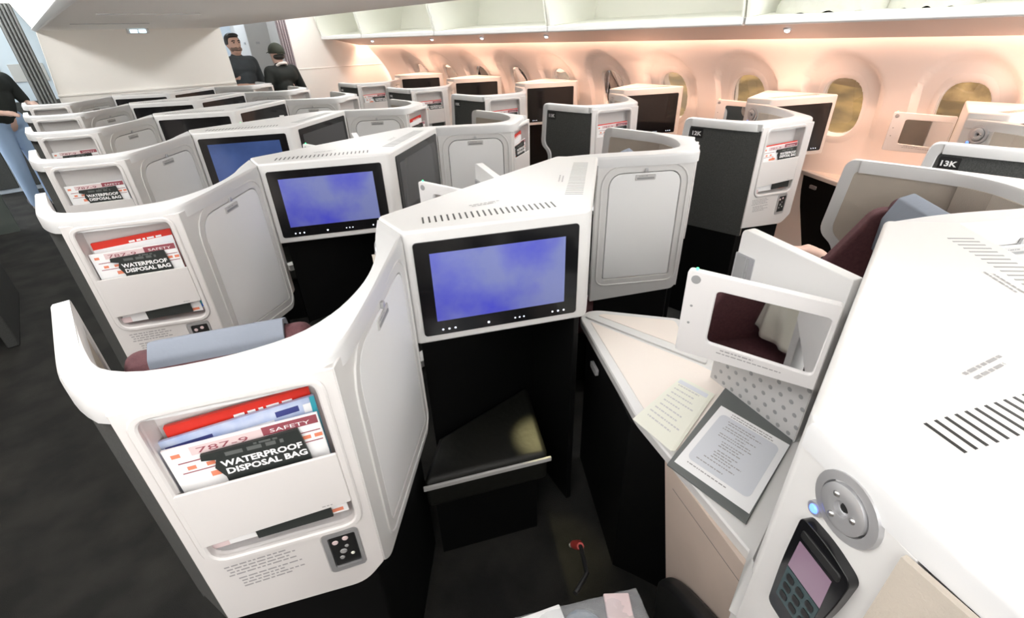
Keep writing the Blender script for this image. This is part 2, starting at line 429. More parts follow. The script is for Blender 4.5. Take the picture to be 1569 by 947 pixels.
def make_left_shell(ax, name, label, group, number=None, wide=False):
    """seat shell whose passenger faces forward-right (left centre and right window columns)"""
    t = thing(name, label, 'seat shell', group=group)
    L = (L_[0] + ax, L_[1])
    out = [(-.128, .085), (-.131, -.10), (-.131, -.19), (-.118, -.27), (L[0], L[1] - .006), (.14, -.437), (.192, -.448), (.245, -.41), (.549, -.073)]
    inn = [(.567, .084), (.488, -.048), (.455, -.125), (.36, -.25), (.219, -.345), (.1, -.335), (-.02 + ax, -.285), (-.065 + ax, -.24), (-.088 + ax, -.19), (-.094 + ax, .085)]
    if wide: out[-1:] = [(.47, -.20), (.56, -.20), (.68, -.142)]
    if ax: # straighter aisle corner
        out = [(-.122 + ax, .04), (-.118 + ax, -.10), (-.108 + ax, -.25), (L[0] - .004, L[1] - .006)] + out[5:]
        inn = inn[:6] + [(.0 + ax, -.27), (-.05 + ax, -.22), (-.075 + ax, -.1), (-.088 + ax, .04)]
    rail(t, out, inn[::-1])
    F = frame(L, K_); ln = (Vector(K_) - Vector(L)).length
    u0, u1 = pocket_panel(t, F, ln, .645)
    Fd = frame(K_, E_); dl = (Vector(E_) - Vector(K_)).length
    outl = rpoly([(0, .675), (.03, .640), (.49, .565), (dl - .008, .60), (dl, .83), (dl, 1.18), (0, 1.18)], [.01, .02, .03, .02, .01, 0, 0])
    door = rpoly([(.088, .692), (.478, .622), (.475, 1.132), (.09, 1.130)], [.012, .012, .05, .075])
    door_panel(t, Fd, outl, door, .275, 1.112)
    if ax: wing(t, (-.121 + ax, .085), (-.094 + ax, -.33), False, number)
    else: wing(t, (-.126, .132), (-.126, -.205), False, number, (-.093, -.33))
    liner(t, [(.484, -.046), (.452, -.122), (.36, -.245), (.219, -.335), (.1, -.325), (-.02 + ax, -.275), (-.065 + ax, -.225)][::-1], .64, 1.160)
    b = Part(); b.prism([(L[0] + .02, L[1] + .03), (.185, -.405), (.50, -.07), (.45, -.06), (.22, -.30), (-.02 + ax, -.24), (-.07 + ax, -.12)], 0, .66)
    b.prism([(-.10 + ax, .07), (-.085 + ax, -.31), (-.06 + ax, -.31), (-.07 + ax, .07)], 0, .61)
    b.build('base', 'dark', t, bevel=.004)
    return t, F, u0, u1

def make_right_shell(name, label, group):
    t = thing(name, label, 'seat shell', group=group)
    out = [(1.533, .082), (1.845, -.150), (1.90, -.148), (1.973, -.096), (2.10, -.012), (2.134, .04), (2.140, .12), (2.132, .3), (2.124, .44)]
    inn = [(2.088, .44), (2.094, .3), (2.098, .16), (2.05, .06), (1.96, -.02), (1.89, -.045), (1.81, -.03), (1.6, .13), (1.436, .211)]
    rail(t, out, inn[::-1])
    F = frame(Rf, Rc); ln = (Vector(Rc) - Vector(Rf)).length
    pocket_panel(t, F, ln, .62, flip=True, bottom=[(0, .62), (ln, .60), (ln, 1.18), (0, 1.18)])
    Fd = frame(D_, Rf); dl = (Vector(Rf) - Vector(D_)).length
    outl = rpoly([(0, .555), (dl - .02, .585), (dl, .61), (dl, 1.18), (0, 1.18)], [.004, .02, .02, 0, 0])
    door = rrect(.055, .665, .358, 1.128, (.008, .008, .05, .05))
    door_panel(t, Fd, outl, door, .205, 1.112)
    wing(t, (2.121, .488), (2.136, .01), True)
    liner(t, [(1.436, .205), (1.6, .138), (1.81, -.02), (1.89, -.035), (1.96, -.01), (2.05, .07), (2.088, .16)][::-1], .62, 1.160)
    b = Part(); b.prism([(1.56, .085), (1.86, -.11), (2.11, .02), (2.09, .10), (1.9, .0), (1.62, .13)], 0, .60)
    b.prism([(2.10, .44), (2.12, .44), (2.115, .0), (2.08, .05)], 0, .605)
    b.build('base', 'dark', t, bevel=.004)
    return t, F

def slats(p, F2, a, b, n, sv, w=.004, mi=0):
    a = Vector(a); b = Vector(b); sv = Vector(sv); d = (b - a).normalized() * w / 2
    for i in range(n):
        c = a.lerp(b, i / (n - 1)); q = [c - d, c + d, c + d + sv, c - d + sv]
        p.plate(lambda u, v, e: (u, v, e), [tuple(x) for x in q], [], F2, F2 + .0006, mi)

def monitor(parent, F, u0, v0, u1, v1, screen, sb=(.04, .045), icons=True):
    b = Part(); b.plate(F, rrect(u0, v0, u1, v1, .010), [], -.01, .004)
    if icons:
        for k, x in enumerate((.12, .16, .20, .42, .60, .63, .66, .86, .90, .94)):
            r = .0035 if k in (3,) else (.0022 if k in (4, 5, 6) else .0028)
            b.lathe(F, u0 + (u1 - u0) * x * .97, v0 + .016, [(r, .0042), (r * .9, .0052)], 8, 1)
    m = b.build('monitor', ['blackgloss', 'icon'], parent, bevel=.0015)
    s = Part(); s.plate(F, [(u0 + sb[0], v0 + sb[1]), (u1 - sb[0], v0 + sb[1]), (u1 - sb[0], v1 - .033), (u0 + sb[0], v1 - .033)], [], .003, .0046)
    s.build('screen', screen, m)
    return m

def make_console(label, scr, scr2, loc, window=False):
    t = thing('centre_console' if not window else 'window_console', label, 'console', loc=loc,
              group='monitor consoles between the centre seats' if not window else 'monitor consoles beside the windows')
    zt = 1.205 if not window else 1.228
    poly = [E_, C_, D_, FR, FL] if not window else [E_, (1.005, -.306), (1.045, -.29), (1.06, .17), FL]
    Fm = frame(E_, C_); wm = (Vector(C_) - Vector(E_)).length
    b = Part(); b.prism(rpoly(poly, [.012, .02, .012, .012, .012], 3), .862, zt)
    b.build('console_body', 'white', t, bevel=.009, seg=3)
    monitor(t, Fm, .022, .888, wm - .035, 1.172 if not window else 1.185, scr)
    if not window:
        Fr = frame(C_, D_); wr = (Vector(D_) - Vector(C_)).length
        monitor(t, Fr, .065, .90, wr - .03, 1.178, scr2, sb=(.03, .03), icons=False)
    v = Part(); slats(v, zt, (.652, -.014), (.985, -.176), 23, (-.024, -.042), .0045)
    v.build('vent', 'black', t)
    if not window:
        v = Part(); slats(v, zt, (1.385, .085), (1.07, -.155), 22, (.036, -.040), .0045); v.build('vent', 'grey', t)
        x = Part(); Ft = lambda u, w, e: (.80 + u * .95 + w * .3, -.03 - u * .3 + w * .95, zt + e)
        x.dashes(Ft, .0, .0, .10, 2, .012, .005, .0008, 0, seed=8); x.build('small_print', 'print', t); x = Part()
        Ft2 = lambda u, w, e: (1.19 + u * .75 + w * .6, -.035 + u * .6 - w * .7, zt + e)
        x.dashes(Ft2, -.04, .0, .10, 2, .012, .004, .0008, 0, seed=11)
        x.build('small_print', 'print', t)
    # dark lower carcass with the foot space left open
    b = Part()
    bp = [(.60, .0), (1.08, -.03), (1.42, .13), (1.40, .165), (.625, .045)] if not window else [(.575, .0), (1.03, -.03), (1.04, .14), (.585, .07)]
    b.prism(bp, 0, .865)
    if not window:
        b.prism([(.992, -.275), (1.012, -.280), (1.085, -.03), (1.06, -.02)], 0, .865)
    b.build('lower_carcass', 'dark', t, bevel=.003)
    # end face towards the seat in the next bay: reading lamp, led, handset
    Fe = frame(FL, (.485, -.05))
    e = Part(); e.plate(Fe, [(0, .57), (.166, .57), (.166, 1.157), (0, 1.157)], [], -.03, -.004); e.build('side_face', 'white', t, bevel=.002)
    l = Part()
    l.lathe(Fe, .086, 1.137, [(.046, -.006), (.044, .002), (.033, .003), (.031, -.004), (.0305, .006), (.024, .009), (.010, .007), (.009, .001), (.0, .001)], 32, 0)
    lamp = l.build('reading_lamp', 'satin', t)
    j = Part()
    for k in range(3):
        w = 2.2 + k * 2.1; j.ball(Fe(.086 + .018 * math.cos(w), 1.137 + .018 * math.sin(w), .007), .0045, 0, 8, 6)
    j.lathe(Fe, .086, 1.137, [(.006, .0015), (.005, .003)], 10, 1)
    j.build('lamp_lens', ['metal', 'black'], lamp)
    l = Part(); l.lathe(Fe, .053, 1.094, [(.011, -.006), (.010, .002), (.008, .002)], 18, 0); l.lathe(Fe, .053, 1.094, [(.007, .001), (.005, .004), (.001, .005)], 16, 1)
    l.build('call_button', ['satin', 'ledblue'], t)
    h = Part(); hp = rpoly([(.050, .885), (.112, .885), (.130, 1.000), (.134, 1.066), (.092, 1.078), (.048, 1.076), (.046, .98)], [.012, .012, .03, .012, .03, .012, .03])
    h.plate(Fe, hp, [], -.006, .010)
    h.plate(Fe, rrect(.058, 1.048, .122, 1.062, .004, 2), [], .009, .012, 1)
    ho = h.build('handset', ['blackgloss', 'black'], t, bevel=.004)
    h = Part(); h.plate(Fe, [(.058, .985), (.117, .985), (.115, 1.040), (.060, 1.040)], [], .0095, .0105, 0)
    h.plate(Fe, [(.058, .918), (.116, .918), (.117, .983), (.058, .983)], [], .0095, .0105, 1)
    for i in range(3):
        for k in range(3): h.plate(Fe, rrect(.063 + k * .018, .925 + i * .019, .076 + k * .018, .937 + i * .019, .003, 2), [], .0105, .0115, 2)
    h.build('handset_screen', ['scr_pink', 'teal', 'black'], ho)
    return t
M['teal'] = mat('dark_teal_panel', (0.03, 0.06, 0.065), 0.25)
M['teal2'] = mat('teal_edge_print', (0.05, 0.42, 0.52), 0.4)

# ---- literature
def red_magazine(F, u0, u1, zt, loc, label, tilt=.02):
    p = Part(); o = rpoly([(u0, .84), (u1, .84), (u1, zt + tilt), (u0, zt)], .002)
    p.plate(F, o, [], -.048, -.042, 0)
    def R(u, v, e): return F(u, v, -.0415)
    n = 12; top = lambda u: zt + tilt * (u - u0) / (u1 - u0)
    p.add([F(u0, .85, -.0416), F(u1, .85, -.0416), F(u1, top(u1) - .020, -.0416), F(u0, top(u0) - .022, -.0416)], [(0, 1, 2, 3)], 1)
    sl = tilt / (u1 - u0)
    p.dashes(F, u0 + (u1 - u0) * .42, top(u0) + sl * (u1 - u0) * .42 - .019, (u1 - u0) * .5, 1, .01, .006, -.0412, 1, seed=6, slope=sl)
    o = p.build('magazine', ['red', 'wprint'], None); o.location = loc
    return tag(o, label, 'magazine', 'magazines in the seat-back pockets')
def blue_brochure(F, u0, u1, zt, loc, label, tilt=.02):
    p = Part(); p.plate(F, [(u0 - .006, .84), (u1, .84), (u1, zt + tilt), (u0 - .006, zt)], [], -.038, -.033, 0)
    sl = tilt / (u1 - u0)
    T = lambda u: zt + (u - u0) * sl
    w = u1 - u0
    def quad(a, b, lo, hi, mi): p.add([F(u0 + a * w, T(u0 + a * w) - lo, -.0327), F(u0 + b * w, T(u0 + b * w) - lo, -.0327), F(u0 + b * w, T(u0 + b * w) - hi, -.0327), F(u0 + a * w, T(u0 + a * w) - hi, -.0327)], [(0, 1, 2, 3)], mi)
    quad(.0, .30, .020, .013, 2); quad(.72, .88, .022, .010, 2); quad(.91, .97, .03, .012, 1); quad(.3, .7, .03, .024, 1)
    p.add([F(u1 - .012, .9, -.0326), F(u1, .9, -.0326), F(u1, zt + tilt, -.0326), F(u1 - .008, zt + tilt - .001, -.0326)], [(0, 1, 2, 3)], 3)
    o = p.build('brochure', ['paleblue', 'wprint', 'navy', 'teal2'], None); o.location = loc
    return tag(o, label, 'brochure', 'brochures in the seat-back pockets')
def blue_booklet(F, u0, u1, zt, loc, label):
    p = Part(); p.plate(F, [(u0, .845), (u1, .85), (u1 - .022, zt), (u0 - .022, zt - .004)], [], -.027, -.021, 0)
    p.add([F(u1 - .006, .86, -.0207), F(u1, .86, -.0207), F(u1 - .022, zt, -.0207), F(u1 - .028, zt, -.0207)], [(0, 1, 2, 3)], 1)
    p.dashes(F, u0 - .012, zt - .03, .025, 2, .02, .008, -.0206, 2, seed=2)
    o = p.build('booklet', ['blueprint', 'teal2', 'wprint'], None); o.location = loc
    return tag(o, label, 'booklet', 'blue booklets in the seat-back pockets')
def safety_card(F, u0, u1, zt, loc, label, tilt=.006, flip=False, edge=None):
    w = u1 - u0; p = Part(); p.plate(F, [(u0 + .006, .838), (u1 + .004, .838), (u1, zt + tilt), (u0, zt)], [], -.020, -.016, 0)
    sl = tilt / w; d = -.0157
    def quad(a, b, lo, hi, mi, dd=d): p.add([F(u0 + a * w, zt + sl * a * w - lo, dd), F(u0 + b * w, zt + sl * b * w - lo, dd), F(u0 + b * w, zt + sl * b * w - hi, dd), F(u0 + a * w, zt + sl * a * w - hi, dd)], [(0, 1, 2, 3)], mi)
    quad(.16, .62, .022, .004, 2); quad(.62, .99, .020, .002, 1)
    p.text(F, '787-9', u0 + .20 * w, zt + sl * .2 * w - .019, .011, d + .0004, 1, width=.075)
    p.text(F, 'SAFETY', u0 + .67 * w, zt + sl * .67 * w - .016, .008, d + .0004, 3, width=.062)
    for k, lo in enumerate((.034, .056)):
        quad(.06, .34, lo, lo - .0022, 1); quad(.82, .99, lo + .002, lo - .0002, 1)
    for a, lo in ((.1, .05), (.22, .05), (.86, .05), (.94, .05), (.3, .068), (.04, .02)):
        quad(a, a + .055, lo, lo - .008, 4)
    quad(.22, .40, .075, .064, 4); quad(.75, .98, .245, .236, 4); quad(.0, .12, .245, .225, 2)
    if edge: quad(-.02, 1.0, .001, -.006, 5, -.0205)
    o = p.build('safety_card', ['paper', 'maroonprint', 'pinkprint', 'wprint', 'orangeprint', 'red'], None); o.location = loc
    return tag(o, label, 'safety card', 'safety cards in the seat-back pockets')
def waterproof_bag(F, u0, u1, zb, zt, loc, label):
    w = u1 - u0; h = zt - zb; p = Part()
    p.plate(F, [(u0 + .014, .842), (u1 + .01, .842), (u1 + .006, zb), (u1, zt), (u0 - .012, zt - .006), (u0 - .014, zt - .018), (u0 + .006, zt - .022), (u0, zb + h * .38), (u0 + .010, zb)], [], -.012, -.007, 0)
    d = -.0066
    p.dashes(F, u0 + .02, zb + h * .70, w * .75, 1, .01, .008, d, 2, seed=21)
    p.dashes(F, u0 + .06, zb + h * .86, w * .5, 1, .01, .004, d, 2, seed=22)
    p.text(F, 'WATERPROOF', u0 + .010, zb + h * .36, .0125, d, 1, width=w * .92, thick=.035)
    p.text(F, 'DISPOSAL BAG', u0 + .014, zb + h * .08, .0125, d, 1, width=w * .92, thick=.035)
    o = p.build('disposal_bag', ['bagblack', 'wprint', 'bagdark'], None); o.location = loc
    return tag(o, label, 'disposal bag', 'waterproof disposal bags in the seat-back pockets')

def seat_unit(label, loc, flip=False):
    """full airline seat; passenger faces (.4,.917) (or mirrored)"""
    t = thing('airline_seat', label, 'seat', loc=loc, group='maroon seats inside the shells')
    if flip: f = Vector((-.58, .815)); r = Vector((.815, .58)); o = Vector((1.945, .075))
    else: f = Vector((.4, .917)); r = Vector((.917, -.4)); o = Vector((.045, -.245))
    def G(a, tt, z): q = o + r * a + f * tt; return (q.x, q.y, z)
    def slab(poly, z0, z1, w, name, m, bev, parent=t, mi=0):   # poly in (t,z) side profile
        p = Part(); p.plate(lambda u, v, e: G(e, u, v), poly, [], -w, w); return p.build(name, m, parent, bevel=bev, seg=4)
    slab([(.10, .30), (.60, .30), (.62, .44), (.58, .46), (.12, .44)], 0, 0, .235, 'seat_cushion', 'maroon', .03)
    slab([(.08, .40), (.20, .42), (.155, .80), (.125, 1.06), (.055, 1.06), (.04, .80)], 0, 0, .175, 'backrest', 'maroon', .03)
    h = slab([(.10, .93), (.175, .92), (.185, 1.00), (.165, 1.115), (.12, 1.135), (.085, 1.11), (.085, 1.0)], 0, 0, .165, 'headrest', 'maroon', .03)
    c = Part(); c.plate(lambda u, v, e: G(e, u, v), rpoly([(.090, .95), (.082, 1.08), (.095, 1.125), (.125, 1.148), (.165, 1.130), (.192, 1.06), (.190, .95), (.184, .95), (.182, 1.05), (.155, 1.118), (.125, 1.136), (.104, 1.118), (.094, 1.08), (.096, .95)], .006, 3), [], -.118, .118)
    c.build('headrest_cover', 'headcover', h, bevel=.003)
    sg = 1 if flip else -1; b = Part()
    b.plate(lambda u, v, e: G(e * sg, u, v), rpoly([(.10, .44), (.52, .44), (.50, .60), (.32, .86), (.20, 1.085), (.09, 1.085)], [.02, .04, .06, .08, .04, .03]), [], .130, .182)
    b.build('side_bolster', 'maroon', t, bevel=.016, seg=3)
    b = Part(); b.plate(lambda u, v, e: G(e, u, v), [(.06, .0), (.55, .0), (.58, .30), (.06, .30)], [], -.22, .22); b.build('seat_base', 'dark', t, bevel=.01)
    return t

def ottoman(label, loc):
    t = thing('ottoman', label, 'ottoman', loc=loc, group='foot ottomans under the monitors')
    p = Part(); p.prism([(.455, -.145), (.824, -.330), (1.015, -.03), (.60, -.02)], .30, .43)
    p.build('cushion', 'ottoman', t, bevel=.02, seg=3)
    p = Part(); p.prism([(.450, -.152), (.828, -.342), (.832, -.334), (.454, -.144)], .395, .412); p.build('front_trim', 'lightgrey', t, bevel=.002)
    p = Part(); p.prism([(.50, -.12), (.82, -.28), (.98, -.04), (.62, -.03)], 0, .30); p.build('plinth', 'dark', t)
    return t

# desk / mirror unit between the console and the next one forward
def make_side_desk(label, loc):
    t = thing('side_desk', label, 'side desk', loc=loc, group='side desks with mirror flaps')
    p = Part(); T = [(.664, .064), (.740, .130), (.905, .513), (1.205, .975), (1.255, .985), (1.296, .962), (1.455, .712), (1.40, .20), (1.25, .19), (1.18, .16), (.60, .098), (.60, .064)]
    p.plate(lambda u, v, e: (u, v, e), rpoly(T, [0, .0, .02, .03, .02, .03, .02, .01, .01, 0, 0, 0]), [], .672, .70, 0, .004)
    p.build('desk_top', 'white', t, smooth=False)
    q = Part(); q.prism(rpoly([(.79, .19), (.945, .515), (1.208, .925), (1.245, .52), (1.225, .21)], [.02, .02, .01, .01, .02]), .7, .7015)
    q.prism(rpoly([(1.262, .935), (1.285, .925), (1.43, .71), (1.30, .58)], [.01, .01, .02, .02]), .7, .7015)
    q.build('desk_inlay', 'cream', t)
    r = Part(); r.prism(rpoly([(1.218, .955), (1.240, .960), (1.292, .51), (1.262, .50)], .006, 3), .7, .706); r.build('table_ridge', 'white', t, bevel=.002)
    s = Part(); F = frame((.853, .393), (.690, .066))
    s.plate(F, [(0, .671), (.13, .16), (.165, .0), (.385, .0), (.385, .671)], [], -.030, -.004, 0)
    s.plate(F, [(.05, .615), (.36, .618), (.36, .620), (.05, .617)], [], -.005, -.0035, 1)
    s.build('side_panel', ['beige', 'groove'], t, bevel=.003)
    s = Part(); s.prism([(.905, .53), (1.20, .93), (1.40, .70), (1.40, .25), (1.0, .2), (.93, .45)], 0, .672); s.build('lower_cabinet', 'dark', t)
    s = Part(); Fl = frame((.918, .53), (1.19, .945)); Fl = frame((1.19, .945), (.918, .53))
    s.plate(Fl, rrect(.14, .60, .20, .625, .004, 2), [], 0, .012); s.build('table_latch', 'grey', t, bevel=.002)
    # cabinet door swung open from the console wall, mirror on its face
    ma, mb = (.932, .452), (1.015, .164); Fq = frame(ma, mb); lm = (Vector(mb) - Vector(ma)).length
    m = Part(); o = rpoly([(0, .946), (lm, .938), (lm, 1.150), (0, 1.163)], [.010, .003, .008, .010]); hole = rpoly([(.066, .988), (lm - .012, .973), (lm - .010, 1.116), (.067, 1.124)], .012, 4)
    m.plate(Fq, o, [hole], -.016, 0, 0, .002)
    m.lathe(Fq, .020, 1.142, [(.0105, 0), (.010, .001), (.006, .0015)], 18, 1)
    for z in (1.075, 1.03): m.lathe(Fq, .020, z, [(.0032, 0), (.0024, .001)], 12, 1)
    m.dashes(Fq, .10, .9755, .11, 1, .008, .0032, .0006, 2, seed=31, slope=-.06); m.dashes(Fq, .085, .9680, .17, 1, .008, .0028, .0006, 2, seed=33, slope=-.06)
    mo = m.build('mirror_flap', ['flap', 'grey', 'print'], t)
    g = Part(); g.plate(Fq, grow(hole, .002), [], -.012, -.006); g.build('mirror', 'mirror', mo)
    g = Part(); g.ball(Fq(.018, 1.165, -.008), .0035, 0, 8, 6); g.build('status_light', 'ledgreen', mo)
    return t

def make_partition(label, loc):
    t = thing('divider_panel', label, 'divider', loc=loc, group='divider panels between the paired centre seats')
    a, b = (1.213, .462), (1.112, .180); F = frame(a, b); ln = (Vector(b) - Vector(a)).length
    p = Part(); p.plate(F, rpoly([(0, .70), (ln, .70), (ln, 1.165), (0, 1.180)], [0, 0, .003, .018]), [], -.030, 0)
    p.build('panel', 'white', t, bevel=.006, seg=3)
    q = Part(); q.plate(F, [(.004, .702), (ln - .002, .702), (ln - .002, .97), (.004, .97)], [], -.001, .0012, 0)
    for k in range(9):
        for i in range(9): q.lathe(F, .022 + i * .032 + (k % 2) * .014, .716 + k * .030, [(.0065, .0013), (.005, .002)], 8, 1)
    q.build('patterned_lining', ['lightgrey', 'grey'], t)
    q = Part(); q.plate(F, rrect(-.002, 1.030, .058, 1.116, .004, 2), [], .0, .003, 0); q.plate(F, rrect(.003, 1.035, .044, 1.111, .003, 2), [], .003, .004, 1); q.plate(F, [(.034, 1.035), (.037, 1.035), (.037, 1.111), (.034, 1.111)], [], .004, .005, 0)
    q.build('socket_plate', ['satin', 'grey'], t)
    return t

# ------------------------------------------------------------------ assemble seat rows
ORD = ['', 'first', 'second', 'third', 'fourth', 'fifth', 'sixth', 'seventh']
# left centre column
base, FD, du0, du1 = make_left_shell(0, 'seat_shell', 'white seat shell at the bottom right corner, rounded rail above a beige lining', 'seat shells of the left centre column', wide=True)
base, FD, du0, du1 = make_left_shell(0, 'seat_shell', '', 'seat shells of the left centre column'); base.location = (0, S, 0)
left_lbl = {1: 'white seat shell nearest the camera at lower left, pocket with red magazine and wardrobe door',
 2: 'white left centre seat shell second from the camera, red-topped magazine in its pocket',
 3: 'white left centre seat shell third from the camera, blue booklet in its pocket',
 4: 'white left centre seat shell fourth from the camera, narrow strip of pocket visible',
 5: 'white left centre seat shell fifth from the camera, second from the bulkhead',
 6: 'white left centre seat shell farthest from the camera, closest to the cream bulkhead'}
base['label'] = left_lbl[1]
for r in range(2, 7): dup(base, (0, S * r, 0), left_lbl[r])
G, FG = make_right_shell('seat_shell', 'white right centre seat shell nearest the camera, beige-lined wing behind the foreground console', 'seat shells of the right centre column')
right_lbl = {1: 'white right centre seat shell with wardrobe door, directly behind the nearest blue monitor',
 2: 'white right centre seat shell second beyond the nearest blue monitor, red magazine showing',
 3: 'white right centre seat shell third beyond the nearest blue monitor, small wardrobe door showing',
 4: 'white right centre seat shell fourth beyond the nearest blue monitor',
 5: 'white right centre seat shell just in front of the man in the cap',
 6: 'white right centre seat shell farthest away beside the bulkhead doorway'}
for r in range(1, 7): dup(G, (0, S * r, 0), right_lbl[r])
# right window column
nums = {0: '13K', 1: '12K', 2: '11K', 3: '10K', 4: '9K', 5: '8K'}
for r in range(6):
    t, FK, ku0, ku1 = make_left_shell(-.06, 'window_seat_shell',
        'white window seat shell with charcoal side panel numbered ' + nums[r] if r < 2 else
        'white window seat shell with charcoal side, %s beyond the one numbered 12K' % ['', '', 'first', 'second', 'third', 'fourth'][r],
        'seat shells of the right window column', nums[r])
    t.location = (KOFF[0], KOFF[1] + S * r, 0)
# consoles
cs = {0: ('big white console top in the right foreground with slotted vents and handset', 'scr_off', 'scr_off'),
 1: ('white console with the nearest large blue-lit monitor', 'scr_blue', 'scr_grey'),
 2: ('white console with the second blue-lit monitor, left of the nearest one', 'scr_blue', 'scr_grey'),
 3: ('white console third from the camera with a dim blue monitor', 'scr_dim', 'scr_grey'),
 4: ('white console fourth from the camera with dark monitors', 'scr_off', 'scr_off'),
 5: ('white console fifth from the camera with thin dark strips of monitor', 'scr_off', 'scr_off'),
 6: ('white console farthest from the camera, against the cream bulkhead', 'scr_off', 'scr_off')}
for r in range(7):
    make_console(cs[r][0], cs[r][1], cs[r][2], (0, S * r, 0))
    if 0 < r < 4: ottoman('black ottoman with grey front trim under the %s monitor of the left centre column' % ('nearest blue', 'second blue', 'third dim')[r - 1], (0, S * r, 0))
wl = ['window console behind the 13K shell at the right edge', 'window console with dark monitor behind the 12K shell', 'window console with monitor, first beyond the 12K shell',
      'window console with monitor, second beyond the 12K shell', 'window console with monitor strip, third beyond the 12K shell', 'farthest window console with thin dark monitor strip']
for r in range(6): make_console(wl[r], 'scr_off', None, (KOFF[0], KOFF[1] + S * r, 0), True)
# desks
dk = make_side_desk('white side desk at right with mirror flap up, papers and menu lying on it', (0, 0, 0))
for r in (1, 2, 3): dup(dk, (0, S * r, 0), ['', 'side desk whose flap corner shows over the nearest monitor console', 'side desk mostly hidden behind the second monitor console', 'side desk hidden behind the third monitor console'][r])
for r in (0, 1):
    kd = dup(dk, (KOFF[0] - .02, KOFF[1] + S * r, 0), ['window side desk with grey flap standing behind the 13K shell', 'window side desk with small flap corner behind the 12K shell'][r])
    for ch in list(kd.children):
        if ch.name.startswith('side_panel'): bpy.data.objects.remove(ch)
pt = make_partition('white divider panel with grey socket plate behind the mirror flap', (0, 0, 0))
for r in (1, 2, 3): dup(pt, (0, S * r, 0), ['', 'white divider corner poking up over the nearest monitor console', 'white divider corner poking up over the second monitor console', 'white divider corner poking up over the third monitor console'][r])
# seats
seat_unit('maroon seat at the bottom edge with the plastic bag on it', (0, 0, 0))
seat_unit('maroon seat with grey headrest cover showing over the nearest white shell rail', (0, S, 0))
seat_unit('maroon seat behind the second left centre shell', (0, 2 * S, 0))
seat_unit('maroon seat with grey headrest cover against the beige wing at right', (0, 0, 0), True)
seat_unit('maroon seat with headrest top showing inside the right shell beyond the nearest monitor', (0, S, 0), True)
seat_unit('maroon window seat inside the 12K shell', (KOFF[0], KOFF[1] + S, 0))

# literature in the pockets
def rowname(r): return ['', 'nearest white shell', 'second left centre shell', 'third left centre shell', 'fourth left centre shell', 'fifth left centre shell', 'sixth left centre shell'][r]
for r in range(1, 7):
    loc = (0, S * r, 0); n = rowname(r)
    if r <= 2: red_magazine(FD, .036, .256, 1.108, loc, 'red-topped magazine in the pocket of the ' + n, .017)
    if r == 1: blue_brochure(FD, .030, .262, 1.088, loc, 'pale blue and white brochure in the pocket of the ' + n, .024)
    safety_card(FD, .030, .262, 1.082 if r < 3 else 1.085, loc, 'white and maroon safety card in the pocket of the ' + n)
    if r <= 4: waterproof_bag(FD, .093, .228, 1.008, 1.070, loc, 'black waterproof disposal bag in the pocket of the ' + n)
    if r in (2, 3): blue_booklet(FD, .245, .272, 1.085, loc, 'blue booklet at the right of the pocket of the ' + n)
grow_n = ['right shell behind the foreground console', 'right shell behind the nearest monitor', 'second right shell beyond the nearest monitor', 'third right shell beyond the nearest monitor', 'fourth right shell beyond the nearest monitor', 'right shell in front of the man in the cap']
for r in range(0, 6):
    loc = (0, S * r, 0)
    if r in (2, 3): red_magazine(FG, .05, .27, 1.10, loc, 'red magazine in the ' + grow_n[r])
    safety_card(FG, .045, .27, 1.07, loc, 'white safety card in the ' + grow_n[r])
    waterproof_bag(FG, .09, .225, 1.008, 1.070, loc, 'black disposal bag in the ' + grow_n[r])
for r in range(6):
    loc = (KOFF[0], KOFF[1] + S * r, 0); n = ['13K window shell', '12K window shell', 'window shell first beyond 12K', 'window shell second beyond 12K', 'window shell third beyond 12K', 'farthest window shell'][r]
    safety_card(FK, .055, .296, 1.075, loc, 'red-edged safety card in the pocket of the ' + n, .008, edge=True)
    waterproof_bag(FK, .160, .286, 1.008, 1.062, loc, 'dark disposal bag in the pocket of the ' + n)

# ------------------------------------------------------------------ loose things on the desk and seat
ZD = .7018
def flat(p, pts, z0, z1, mi=0): return p.plate(lambda u, v, e: (u, v, e), pts, [], z0, z1, mi)
def lerp4(q, u, v):
    a = Vector(q[0]).lerp(Vector(q[1]), u); b = Vector(q[3]).lerp(Vector(q[2]), u); return a.lerp(b, v)
mf = [(.814, .364), (.792, .159), (1.19, .191), (1.199, .403)]
t = thing('menu_folder', 'dark grey menu folder lying open with a white page, on the side desk', 'menu folder')
p = Part(); flat(p, mf, ZD, ZD + .004); p.build('cover', 'grey2' if 'grey2' in M else 'bagdark', t, bevel=.001)
pg = [(.834, .356), (.820, .165), (1.089, .183), (1.107, .373)]
p = Part(); flat(p, pg, ZD + .0042, ZD + .0050, 0)
def Fpg(u, v, e): q = lerp4([pg[3], pg[2], pg[1], pg[0]], u, 1 - v) ; return (q.x, q.y, ZD + .0051 + e)
p.plate(Fpg, rrect(.08, .13, .92, .90, .07), [], 0, .0003, 1)
for k, (u0, w, rows, v0) in enumerate(((.18, .64, 2, .95), (.2, .6, 2, .83), (.2, .6, 2, .745), (.42, .16, 1, .67), (.2, .55, 2, .63), (.3, .4, 3, .54), (.3, .4, 4, .41), (.22, .56, 1, .26), (.15, .6, 1, .19), (.12, .7, 1, .08))):
    p.dashes(Fpg, u0, v0, w, rows, .035, .013, .0008, 2, seed=40 + k)
p.build('page', ['paper', 'bluegrey', 'print'], t)
p = Part(); q = [(1.143, .511), (1.139, .409), (.864, .372), (.892, .507)]
for i in range(3):
    o = Vector((-.004 * i, .003 * i))
    flat(p, [tuple(Vector(c) + o) for c in q], ZD + .0045 + .0009 * i, ZD + .0053 + .0009 * i, 0)
